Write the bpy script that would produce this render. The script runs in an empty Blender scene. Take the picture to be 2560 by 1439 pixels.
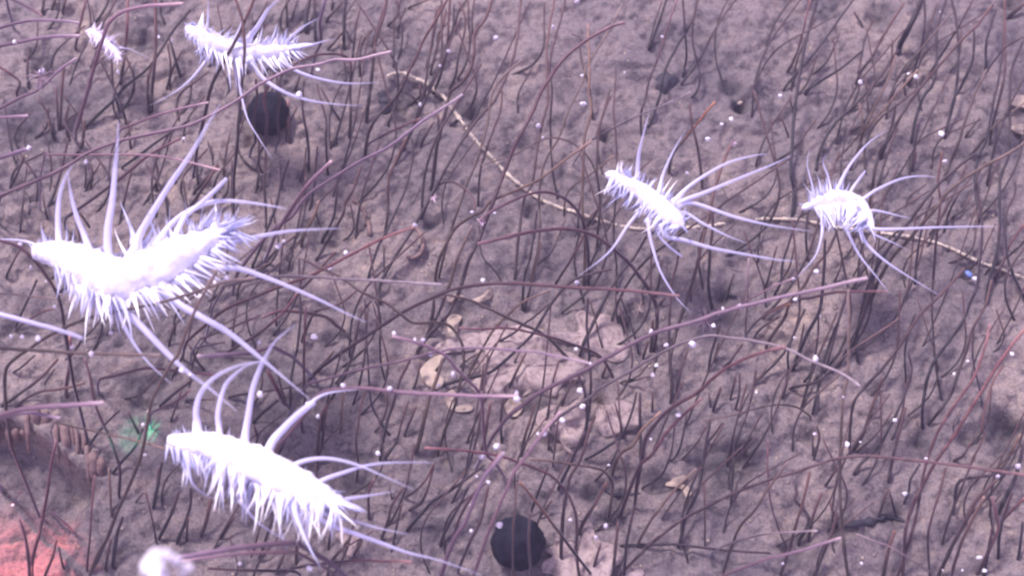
import bpy, math, random
from mathutils import Vector, noise, Matrix

S = bpy.context.scene
COL = S.collection
R = math.radians
# ------------------------------------------------------------------ camera
LENS, PITCH, D0 = 50.0, R(60), 1.667
cam_d = bpy.data.cameras.new('camera'); cam = bpy.data.objects.new('camera', cam_d); COL.objects.link(cam)
CAM = Vector((0, -D0*math.cos(PITCH), D0*math.sin(PITCH)))
cam.location = CAM; cam.rotation_euler = (math.pi/2-PITCH, 0, 0)
cam_d.lens = LENS; cam_d.sensor_width = 36; cam_d.clip_start = .01; cam_d.clip_end = 200
cam_d.dof.use_dof = True; cam_d.dof.focus_distance = 1.60; cam_d.dof.aperture_fstop = 3.8
S.camera = cam
# ------------------------------------------------------------------ world, light
W = bpy.data.worlds.new('World'); S.world = W; W.use_nodes = True
bg = W.node_tree.nodes['Background']
bg.inputs[0].default_value = (.58, .50, .80, 1); bg.inputs[1].default_value = .95
sl = bpy.data.lights.new('flood_light', 'SUN'); sl.energy = 3.6; sl.angle = R(13); sl.color = (1, .88, .90)
so = bpy.data.objects.new('flood_light', sl); COL.objects.link(so)
SUN_DIR = Vector((-.48, .50, 1.0)).normalized()          # towards the lamp: above, from the far left
so.rotation_euler = SUN_DIR.to_track_quat('Z', 'Y').to_euler()
S.view_settings.view_transform = 'Standard'; S.view_settings.look = 'None'
S.view_settings.exposure = 0.70; S.view_settings.gamma = 1
S.render.engine = 'CYCLES'
S.cycles.pixel_filter_type = 'BLACKMAN_HARRIS'; S.cycles.filter_width = 2.3
S.cycles.max_bounces = 6; S.cycles.transparent_max_bounces = 24

KX = 36/LENS/2560
RX, RZ = Vector((1, 0, 0)), None
CR = cam.rotation_euler.to_matrix()
def ray(px, py): return CR @ Vector(((px-1280)*KX, (719.5-py)*KX, -1))
def P(px, py, z=0.0):                                     # point at height z seen at this place of the photograph
    d = ray(px, py); t = (z-CAM.z)/d.z
    return CAM + d*t
def mpp(p): return (CAM-p).dot(CR @ Vector((0, 0, 1)))*KX # metres per photo pixel at p

def spot(name, px, py, frm, col, e, ang, blend):
    l = bpy.data.lights.new(name, 'SPOT'); l.energy = e; l.color = col; l.spot_size = ang; l.spot_blend = blend; l.shadow_soft_size = .004
    o = bpy.data.objects.new(name, l); COL.objects.link(o); o.location = frm
    o.rotation_euler = (Vector(frm)-P(px, py)).to_track_quat('Z', 'Y').to_euler()
spot('red_lamp', -70, 1430, (-1.05, .35, .75), (1, .08, .10), 150, R(13), 1.0)
spot('green_lamp', 336, 1084, (-.62, -.75, .85), (.04, 1, .45), 38, R(2.6), .7)
spot('green_lamp', 377, 1080, (-.60, -.75, .85), (.02, 1, .40), 100, R(1.1), .7)

# ------------------------------------------------------------------ helpers
def fbm(x, y, s, o=4, seed=0):
    v = 0; a = 1; n = 0
    for i in range(o):
        v += a*noise.noise(Vector((x*s+seed, y*s-seed, seed*1.3+i*7))); n += a; a *= .55; s *= 2.03
    return v/n
def sst(a, b, x):
    t = max(0, min(1, (x-a)/(b-a))); return t*t*(3-2*t)
PITS = [(1510,335,16,1.2),(995,250,34,1.2),(1180,275,26,1.3),(1020,290,30,.8),(1800,1165,60,.9),(1860,1150,40,1),
 (2500,1085,60,1.1),(2540,1060,40,1.3),(2420,1100,30,.8),(2310,1105,34,1.0),(2020,1090,20,.8),(2065,560,40,.5),(400,965,60,1.0),(335,975,40,1),
 (640,345,40,.8),(1560,800,34,1.2),(1340,1010,40,1.2),(1300,1005,26,1.2),(1150,770,26,1.0),(1075,900,26,.9),(1410,905,34,.8),
 (1830,225,30,.9),(1850,265,26,1.2),(2200,35,40,1.0),(1965,15,40,.7),(2060,15,60,.9),(60,310,50,1.0),(110,165,40,.9),(350,100,50,.8),(40,480,30,.7),
 (830,590,50,.6),(1070,560,26,.8),(1330,520,22,1.1),(700,900,30,.5),(880,1190,50,.8),(1120,1140,40,.8),(1550,1220,50,1.0),(1480,1225,30,1),
 (1650,1200,30,.8),(2100,1320,26,.9),(2380,900,30,.5),(2270,1390,30,.5),(900,560,26,.6),(1440,760,30,.5),(1830,790,40,.8),(1810,735,22,1.0),
 (470,1110,30,.5),(120,640,60,.8),(60,800,60,.6),(160,1000,60,.6),(1990,1380,36,.9),(2225,1290,30,1.1),(1300,300,20,.4),(1110,235,26,.7),
 (2440,180,26,.6),(2530,20,40,.9),(1260,1300,30,1.0),(1360,1440,40,1.0),(760,1150,30,.6),(2030,480,22,.6),(1930,560,30,1.1),(1840,565,60,.4),(2420,680,20,1.0)]
HILLS = [(1870,120,70,.9),(1880,225,40,1.2),(1290,330,60,.6),(1860,1110,60,1.4),(2070,1020,80,1.3),(1380,1080,90,.8),(1560,1050,60,1.0),
 (960,1160,70,1.0),(880,790,60,.8),(1300,930,120,.7),(900,470,50,.5),(2480,660,80,.7),(700,150,60,.8),(60,520,60,1.3),(330,60,50,.8),(2300,60,60,1.1),
 (1900,1220,50,.8),(2480,330,40,1.0),(2150,1350,60,.6),(1600,1160,60,.6),(150,1010,70,1.0),(400,1250,80,.8),(1440,930,60,.6),(2440,1010,60,.7),(1060,600,60,.5)]
def wp(l): return [(P(a, b).x, P(a, b).y, r*.00047, d) for a, b, r, d in l]
PITW, HILW = wp(PITS), wp(HILLS)
# lower terrace at the left, in front of the fluted ledge
LEDGE = [(-160, 1030), (-60, 1062), (20, 1072), (70, 1105), (110, 1128), (150, 1165), (185, 1190), (222, 1218), (262, 1240)]
LW = [P(a, b) for a, b in LEDGE]
def ledge_d(x, y):                                        # signed distance: >0 on the near side of the edge
    best = 9; sg = 0; tt = 0
    for i in range(len(LW)-1):
        a, b = LW[i], LW[i+1]; dx, dy = b.x-a.x, b.y-a.y
        t = max(0, min(1, ((x-a.x)*dx+(y-a.y)*dy)/(dx*dx+dy*dy)))
        ex, ey = x-a.x-dx*t, y-a.y-dy*t; d = math.hypot(ex, ey)
        if d < best: best = d; sg = dx*ey-dy*ex; tt = (i+t)/(len(LW)-1)
    return (-best if sg > 0 else best), tt
def H(x, y):
    h = .010*fbm(x, y, 3.2, 3, 5) + .010*fbm(x, y, 13, 4, 11) + .005*fbm(x, y, 48, 4, 3)
    r = abs(fbm(x, y, 21, 3, 31)); h -= .006*max(0, .16-r)/.16
    for a, b, rr, d in PITW:
        q = ((x-a)**2+(y-b)**2)/(rr*rr)
        if q < 5: h -= .013*d*math.exp(-q)*(1+1.2*fbm(x, y, 60, 2, 9))
    for a, b, rr, d in HILW:
        q = ((x-a)**2+(y-b)**2)/(rr*rr)
        if q < 5: h += .010*d*math.exp(-q)*(1+1.0*fbm(x, y, 55, 3, 19))
    if x < -.35 and y < -.02:
        s, t = ledge_d(x, y)
        w = sst(1.0, .72, t)*sst(-1.1, -.75, x)
        h -= .065*w*sst(-.015, .0, s)*sst(.62, .18, s) - .010*w*sst(-.07, -.005, s)*sst(.006, -.004, s)
    return h
def stain_shade(x, y):  # dark sediment in the pits; some marks are painted cast shadows
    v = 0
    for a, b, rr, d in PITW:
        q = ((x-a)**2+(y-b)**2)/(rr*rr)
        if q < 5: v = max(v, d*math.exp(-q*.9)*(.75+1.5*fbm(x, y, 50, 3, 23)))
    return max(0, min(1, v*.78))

def mesh_obj(name, verts, faces, mats, parent=None, mi=None, attr=None, origin=None, smooth=True):
    me = bpy.data.meshes.new(name)
    if origin is not None: verts = [v-origin for v in verts]
    me.from_pydata([tuple(v) for v in verts], [], faces)
    for m in (mats if isinstance(mats, (list, tuple)) else [mats]): me.materials.append(m)
    if mi: me.polygons.foreach_set('material_index', mi)
    if smooth: me.polygons.foreach_set('use_smooth', [True]*len(faces))
    for k, a in (attr or {}).items():
        at = me.attributes.new(k, 'FLOAT', 'POINT'); at.data.foreach_set('value', a)
    o = bpy.data.objects.new(name, me); COL.objects.link(o)
    if origin is not None: o.location = origin
    if parent is not None:
        o.parent = parent
        if origin is not None: o.location = origin-parent.location
    return o
def tag(o, label=None, cat=None, group=None, kind=None):
    for k, v in (('label', label), ('category', cat), ('group', group), ('kind', kind)):
        if v: o[k] = v
    return o

# ------------------------------------------------------------------ materials
def mat(name):
    m = bpy.data.materials.new(name); m.use_nodes = True; nt = m.node_tree
    return m, nt, nt.nodes['Principled BSDF']
def N(nt, t, **kw):
    n = nt.nodes.new(t)
    for k, v in kw.items():
        if k in n.inputs: n.inputs[k].default_value = v
        else: setattr(n, k, v)
    return n
def ramp(nt, fac, stops):
    r = nt.nodes.new('ShaderNodeValToRGB'); e = r.color_ramp.elements
    while len(e) < len(stops): e.new(.5)
    for x, (p, c) in zip(e, stops): x.position = p; x.color = (*c, 1) if len(c) == 3 else c
    nt.links.new(fac, r.inputs[0]); return r.outputs[0]
def mixc(nt, f, a, b, mode='MIX'):
    m = nt.nodes.new('ShaderNodeMix'); m.data_type = 'RGBA'; m.blend_type = mode
    for i, v in ((0, f), (6, a), (7, b)):
        if isinstance(v, bpy.types.NodeSocket): nt.links.new(v, m.inputs[i])
        else: m.inputs[i].default_value = v if i == 0 else (*v, 1)
    return m.outputs[2]
def attr_n(nt, k):
    a = nt.nodes.new('ShaderNodeAttribute'); a.attribute_name = k; return a.outputs['Fac']
def coord(nt): return nt.nodes.new('ShaderNodeTexCoord').outputs['Object']
def nz(nt, co, s, d=6, r=.6, dist=0):
    n = N(nt, 'ShaderNodeTexNoise', Scale=s, Detail=d, Roughness=r, Distortion=dist); nt.links.new(co, n.inputs['Vector']); return n.outputs[0]
def bump(nt, bsdf, h, st, dist):
    b = N(nt, 'ShaderNodeBump', Strength=st, Distance=dist); nt.links.new(h, b.inputs['Height']); nt.links.new(b.outputs[0], bsdf.inputs['Normal'])

def ground_mat():
    m, nt, b = mat('sediment'); co = coord(nt)
    base = ramp(nt, nz(nt, co, 4.5, 9, .62, .5), [(.30, (.098, .084, .096)), (.42, (.165, .138, .145)), (.56, (.222, .183, .178)), (.70, (.31, .252, .22))])
    sp = ramp(nt, nz(nt, co, 60, 6, .7), [(.36, (.34, .33, .40)), (.46, (1, 1, 1)), (.58, (1, 1, 1)), (.72, (1.6, 1.5, 1.32))])
    c = mixc(nt, .85, base, sp, 'MULTIPLY')
    fine = ramp(nt, nz(nt, co, 330, 3, .7), [(.32, (.50, .49, .54)), (.5, (1, 1, 1)), (.70, (1.40, 1.34, 1.26))])
    c = mixc(nt, .85, c, fine, 'MULTIPLY')
    mot = ramp(nt, nz(nt, co, 26, 8, .72, .6), [(.36, (.26, .26, .34)), (.45, (.95, .95, 1)), (.58, (1, 1, 1)), (.68, (1.45, 1.34, 1.18))])
    c = mixc(nt, .8, c, mot, 'MULTIPLY')
    vo = N(nt, 'ShaderNodeTexVoronoi', Scale=70.0); nt.links.new(co, vo.inputs['Vector'])
    gr = ramp(nt, vo.outputs['Distance'], [(0, (1, 1, 1)), (.10, (1, 1, 1)), (.17, (0, 0, 0))])
    gr2 = ramp(nt, nz(nt, co, 9, 3), [(.52, (0, 0, 0)), (.62, (1, 1, 1))])
    gm = mixc(nt, 1, gr, gr2, 'MULTIPLY')
    c = mixc(nt, gm, c, (.46, .37, .30))
    c = mixc(nt, attr_n(nt, 'stain_shade'), c, (.028, .028, .042))
    nt.links.new(c, b.inputs['Base Color']); b.inputs['Roughness'].default_value = .82
    h = nt.nodes.new('ShaderNodeMath'); h.operation = 'ADD'
    nt.links.new(nz(nt, co, 110, 8, .68), h.inputs[0]); nt.links.new(gm, h.inputs[1])
    bump(nt, b, h.outputs[0], .9, .0042)
    return m
def stem_mat(name, base, tip, rough=.5, end=None, speck=.75):
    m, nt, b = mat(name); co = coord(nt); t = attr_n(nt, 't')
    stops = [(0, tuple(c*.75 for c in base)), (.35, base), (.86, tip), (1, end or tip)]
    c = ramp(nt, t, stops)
    sp = ramp(nt, nz(nt, co, 95, 5, .7), [(.34, (.45, .45, .5)), (.52, (1, 1, 1)), (.72, (1.5, 1.4, 1.4))])
    c = mixc(nt, speck, c, sp, 'MULTIPLY')
    r = N(nt, 'ShaderNodeObjectInfo').outputs['Random']
    v = ramp(nt, r, [(0, (.70, .72, .80)), (.5, (1, 1, 1)), (1, (1.45, 1.25, 1.1))])
    c = mixc(nt, .8, c, v, 'MULTIPLY')
    nt.links.new(c, b.inputs['Base Color']); b.inputs['Roughness'].default_value = rough
    b.inputs['Sheen Weight'].default_value = .35; b.inputs['Sheen Tint'].default_value = (.8, .7, 1, 1); b.inputs['Sheen Roughness'].default_value = .4
    bump(nt, b, nz(nt, co, 260, 4, .6), .5, .0012)
    return m
MS = dict(
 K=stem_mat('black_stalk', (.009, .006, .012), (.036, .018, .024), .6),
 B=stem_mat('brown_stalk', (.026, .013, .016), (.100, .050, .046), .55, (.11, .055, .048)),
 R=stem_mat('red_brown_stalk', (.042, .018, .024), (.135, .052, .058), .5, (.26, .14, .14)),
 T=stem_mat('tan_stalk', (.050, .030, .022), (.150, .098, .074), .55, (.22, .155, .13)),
 P=stem_mat('mauve_stalk', (.13, .075, .100), (.27, .175, .235), .4, (.46, .34, .38), .4),  # paler mauve paints in the strong near light and haze on foreground stalks
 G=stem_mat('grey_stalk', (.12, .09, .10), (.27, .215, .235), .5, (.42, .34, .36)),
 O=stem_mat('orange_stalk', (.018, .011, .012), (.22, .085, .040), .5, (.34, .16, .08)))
def lilac_mat(name, c0, c1, a0, a1):
    m, nt, b = mat(name); t = attr_n(nt, 't')
    nt.links.new(ramp(nt, t, [(0, c0), (.25, c1), (1, c1)]), b.inputs['Base Color'])
    b.inputs['Roughness'].default_value = .35
    al = N(nt, 'ShaderNodeMapRange'); al.inputs[1].default_value = .15; al.inputs[2].default_value = 1; al.inputs[3].default_value = a0; al.inputs[4].default_value = a1
    nt.links.new(t, al.inputs[0]); nt.links.new(al.outputs[0], b.inputs['Alpha'])
    return m
MS['L'] = lilac_mat('lilac_filament', (.55, .53, .78), (.55, .52, .76), .85, .35)
M_TENT = lilac_mat('tentacle_skin', (.94, .92, 1.0), (.68, .66, .90), .80, .12)
def white_mat(name, c, c2, sss=.25):
    m, nt, b = mat(name); co = coord(nt)
    nt.links.new(ramp(nt, nz(nt, co, 60, 4, .6), [(.3, c2), (.55, c)]), b.inputs['Base Color'])
    b.inputs['Roughness'].default_value = .38
    if sss: b.inputs['Subsurface Weight'].default_value = sss; b.inputs['Subsurface Radius'].default_value = (.6, .55, .8); b.inputs['Subsurface Scale'].default_value = .004
    bump(nt, b, nz(nt, co, 170, 4, .6), .5, .002)
    return m
M_BODY = white_mat('worm_skin', (.92, .90, .94), (.66, .64, .80))  # lilac mottling paints soft shading into the overexposed white skin
M_BODY3 = white_mat('worm_skin_dim', (.78, .76, .86), (.52, .51, .68))  # darker copy of the same skin for worms less brightly exposed
M_BODY2 = white_mat('worm_skin_dull', (.72, .66, .78), (.5, .45, .56))
M_SPINE = white_mat('spine_skin', (.97, .94, .95), (.90, .88, .96), 0)
M_SPINE2 = lilac_mat('lilac_spine_skin', (.72, .72, .93), (.66, .67, .92), .8, .45)  # translucent bluish spines; also paints the lilac shading between white ones
M_BEAD = white_mat('bead_skin', (.92, .88, .97), (.7, .62, .72), .2)
M_BEAD3 = white_mat('dull_bead_skin', (.66, .60, .70), (.46, .40, .50), .2)
M_BEADP = white_mat('pink_bead_skin', (.62, .46, .56), (.45, .28, .36), .2)
def rock_mat(name, a, b_, dark=None, s=40):
    m, nt, b = mat(name); co = coord(nt)
    c = ramp(nt, nz(nt, co, s, 7, .65), [(.3, a), (.7, b_)])
    if dark: c = mixc(nt, 1, c, ramp(nt, nz(nt, co, s*4, 4, .7), [(.34, dark), (.5, (1, 1, 1))]), 'MULTIPLY')
    nt.links.new(c, b.inputs['Base Color']); b.inputs['Roughness'].default_value = .75
    bump(nt, b, nz(nt, co, s*3, 6, .65), .7, .002); return m
M_CRUST = rock_mat('pale_crust', (.25, .195, .19), (.43, .34, .32), (.5, .46, .5), 34)
M_CREAM = rock_mat('cream_crust', (.31, .245, .205), (.46, .37, .30))
M_ROPE = rock_mat('rope_skin', (.40, .34, .29), (.78, .67, .54), (.45, .42, .45), 90)
M_BALL = rock_mat('nodule_crust', (.002, .003, .007), (.022, .024, .040), None, 75)
M_BALL.node_tree.nodes['Principled BSDF'].inputs['Specular IOR Level'].default_value = .12
M_DEB = rock_mat('dark_debris', (.016, .016, .026), (.045, .042, .058))
M_LEDGE = rock_mat('ledge_sediment', (.13, .085, .085), (.25, .165, .150), (.6, .55, .6), 30)

# ------------------------------------------------------------------ seabed: one sheet
def axis(lo, hi, st, far):
    a = []; v = lo; s = st
    while v > -far: v -= s; s *= 1.35; a.insert(0, v)
    n = int((hi-lo)/st); a += [lo+(hi-lo)*i/n for i in range(n+1)]
    v = hi; s = st
    while v < far: v += s; s *= 1.35; a.append(v)
    return a
def seabed():
    xs = axis(-.80, .80, .0027, 12); ys = axis(-.42, .56, .0027, 12)
    nx, ny = len(xs), len(ys); V = []; st = []
    for y in ys:
        for x in xs:
            V.append((x, y, H(x, y))); st.append(stain_shade(x, y))
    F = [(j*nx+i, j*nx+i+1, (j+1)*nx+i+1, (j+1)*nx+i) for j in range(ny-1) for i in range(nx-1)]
    o = mesh_obj('seabed', [Vector(v) for v in V], F, ground_mat(), attr={'stain_shade': st})
    tag(o, kind='structure')
seabed()

# ------------------------------------------------------------------ tubes
def crom(pts, n):
    out = []; m = len(pts)
    for i in range(m-1):
        a = pts[max(i-1, 0)]; b = pts[i]; c = pts[i+1]; d = pts[min(i+2, m-1)]
        for k in range(n):
            t = k/n
            out.append(tuple(.5*(2*q+(r-p)*t+(2*p-5*q+4*r-s)*t*t+(3*q-p-3*r+s)*t**3) for p, q, r, s in zip(a, b, c, d)))
    out.append(tuple(pts[-1])); return out
def tube(V, F, T, pts, rad, sides=7, tv=None, round_end=True, flat=1.0):
    """pts: Vectors, rad: radii"""
    n = len(pts); base = len(V); up = None
    for i in range(n):
        d = (pts[min(i+1, n-1)]-pts[max(i-1, 0)])
        if d.length < 1e-9: d = Vector((0, 0, 1))
        d.normalize()
        if up is None: up = d.orthogonal().normalized()
        else:
            up = (up-d*up.dot(d))
            up = up.normalized() if up.length > 1e-6 else d.orthogonal().normalized()
        s = d.cross(up)
        for k in range(sides):
            a = 2*math.pi*k/sides
            V.append(pts[i]+up*(math.cos(a)*rad[i])+s*(math.sin(a)*rad[i]*flat)); T.append(tv[i] if tv else i/(n-1))
    for i in range(n-1):
        for k in range(sides):
            k2 = (k+1) % sides
            F.append((base+i*sides+k, base+i*sides+k2, base+(i+1)*sides+k2, base+(i+1)*sides+k))
    for i, sg in ((0, -1), (n-1, 1)):
        c = len(V); dd = (pts[-1]-pts[-2] if sg > 0 else pts[1]-pts[0]).normalized()
        V.append(pts[i]+dd*sg*rad[i]*.7); T.append(tv[i] if tv else float(i > 0))
        for k in range(sides):
            k2 = (k+1) % sides
            F.append((base+i*sides+k, base+i*sides+k2, c) if sg > 0 else (base+i*sides+k2, base+i*sides+k, c))

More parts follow.
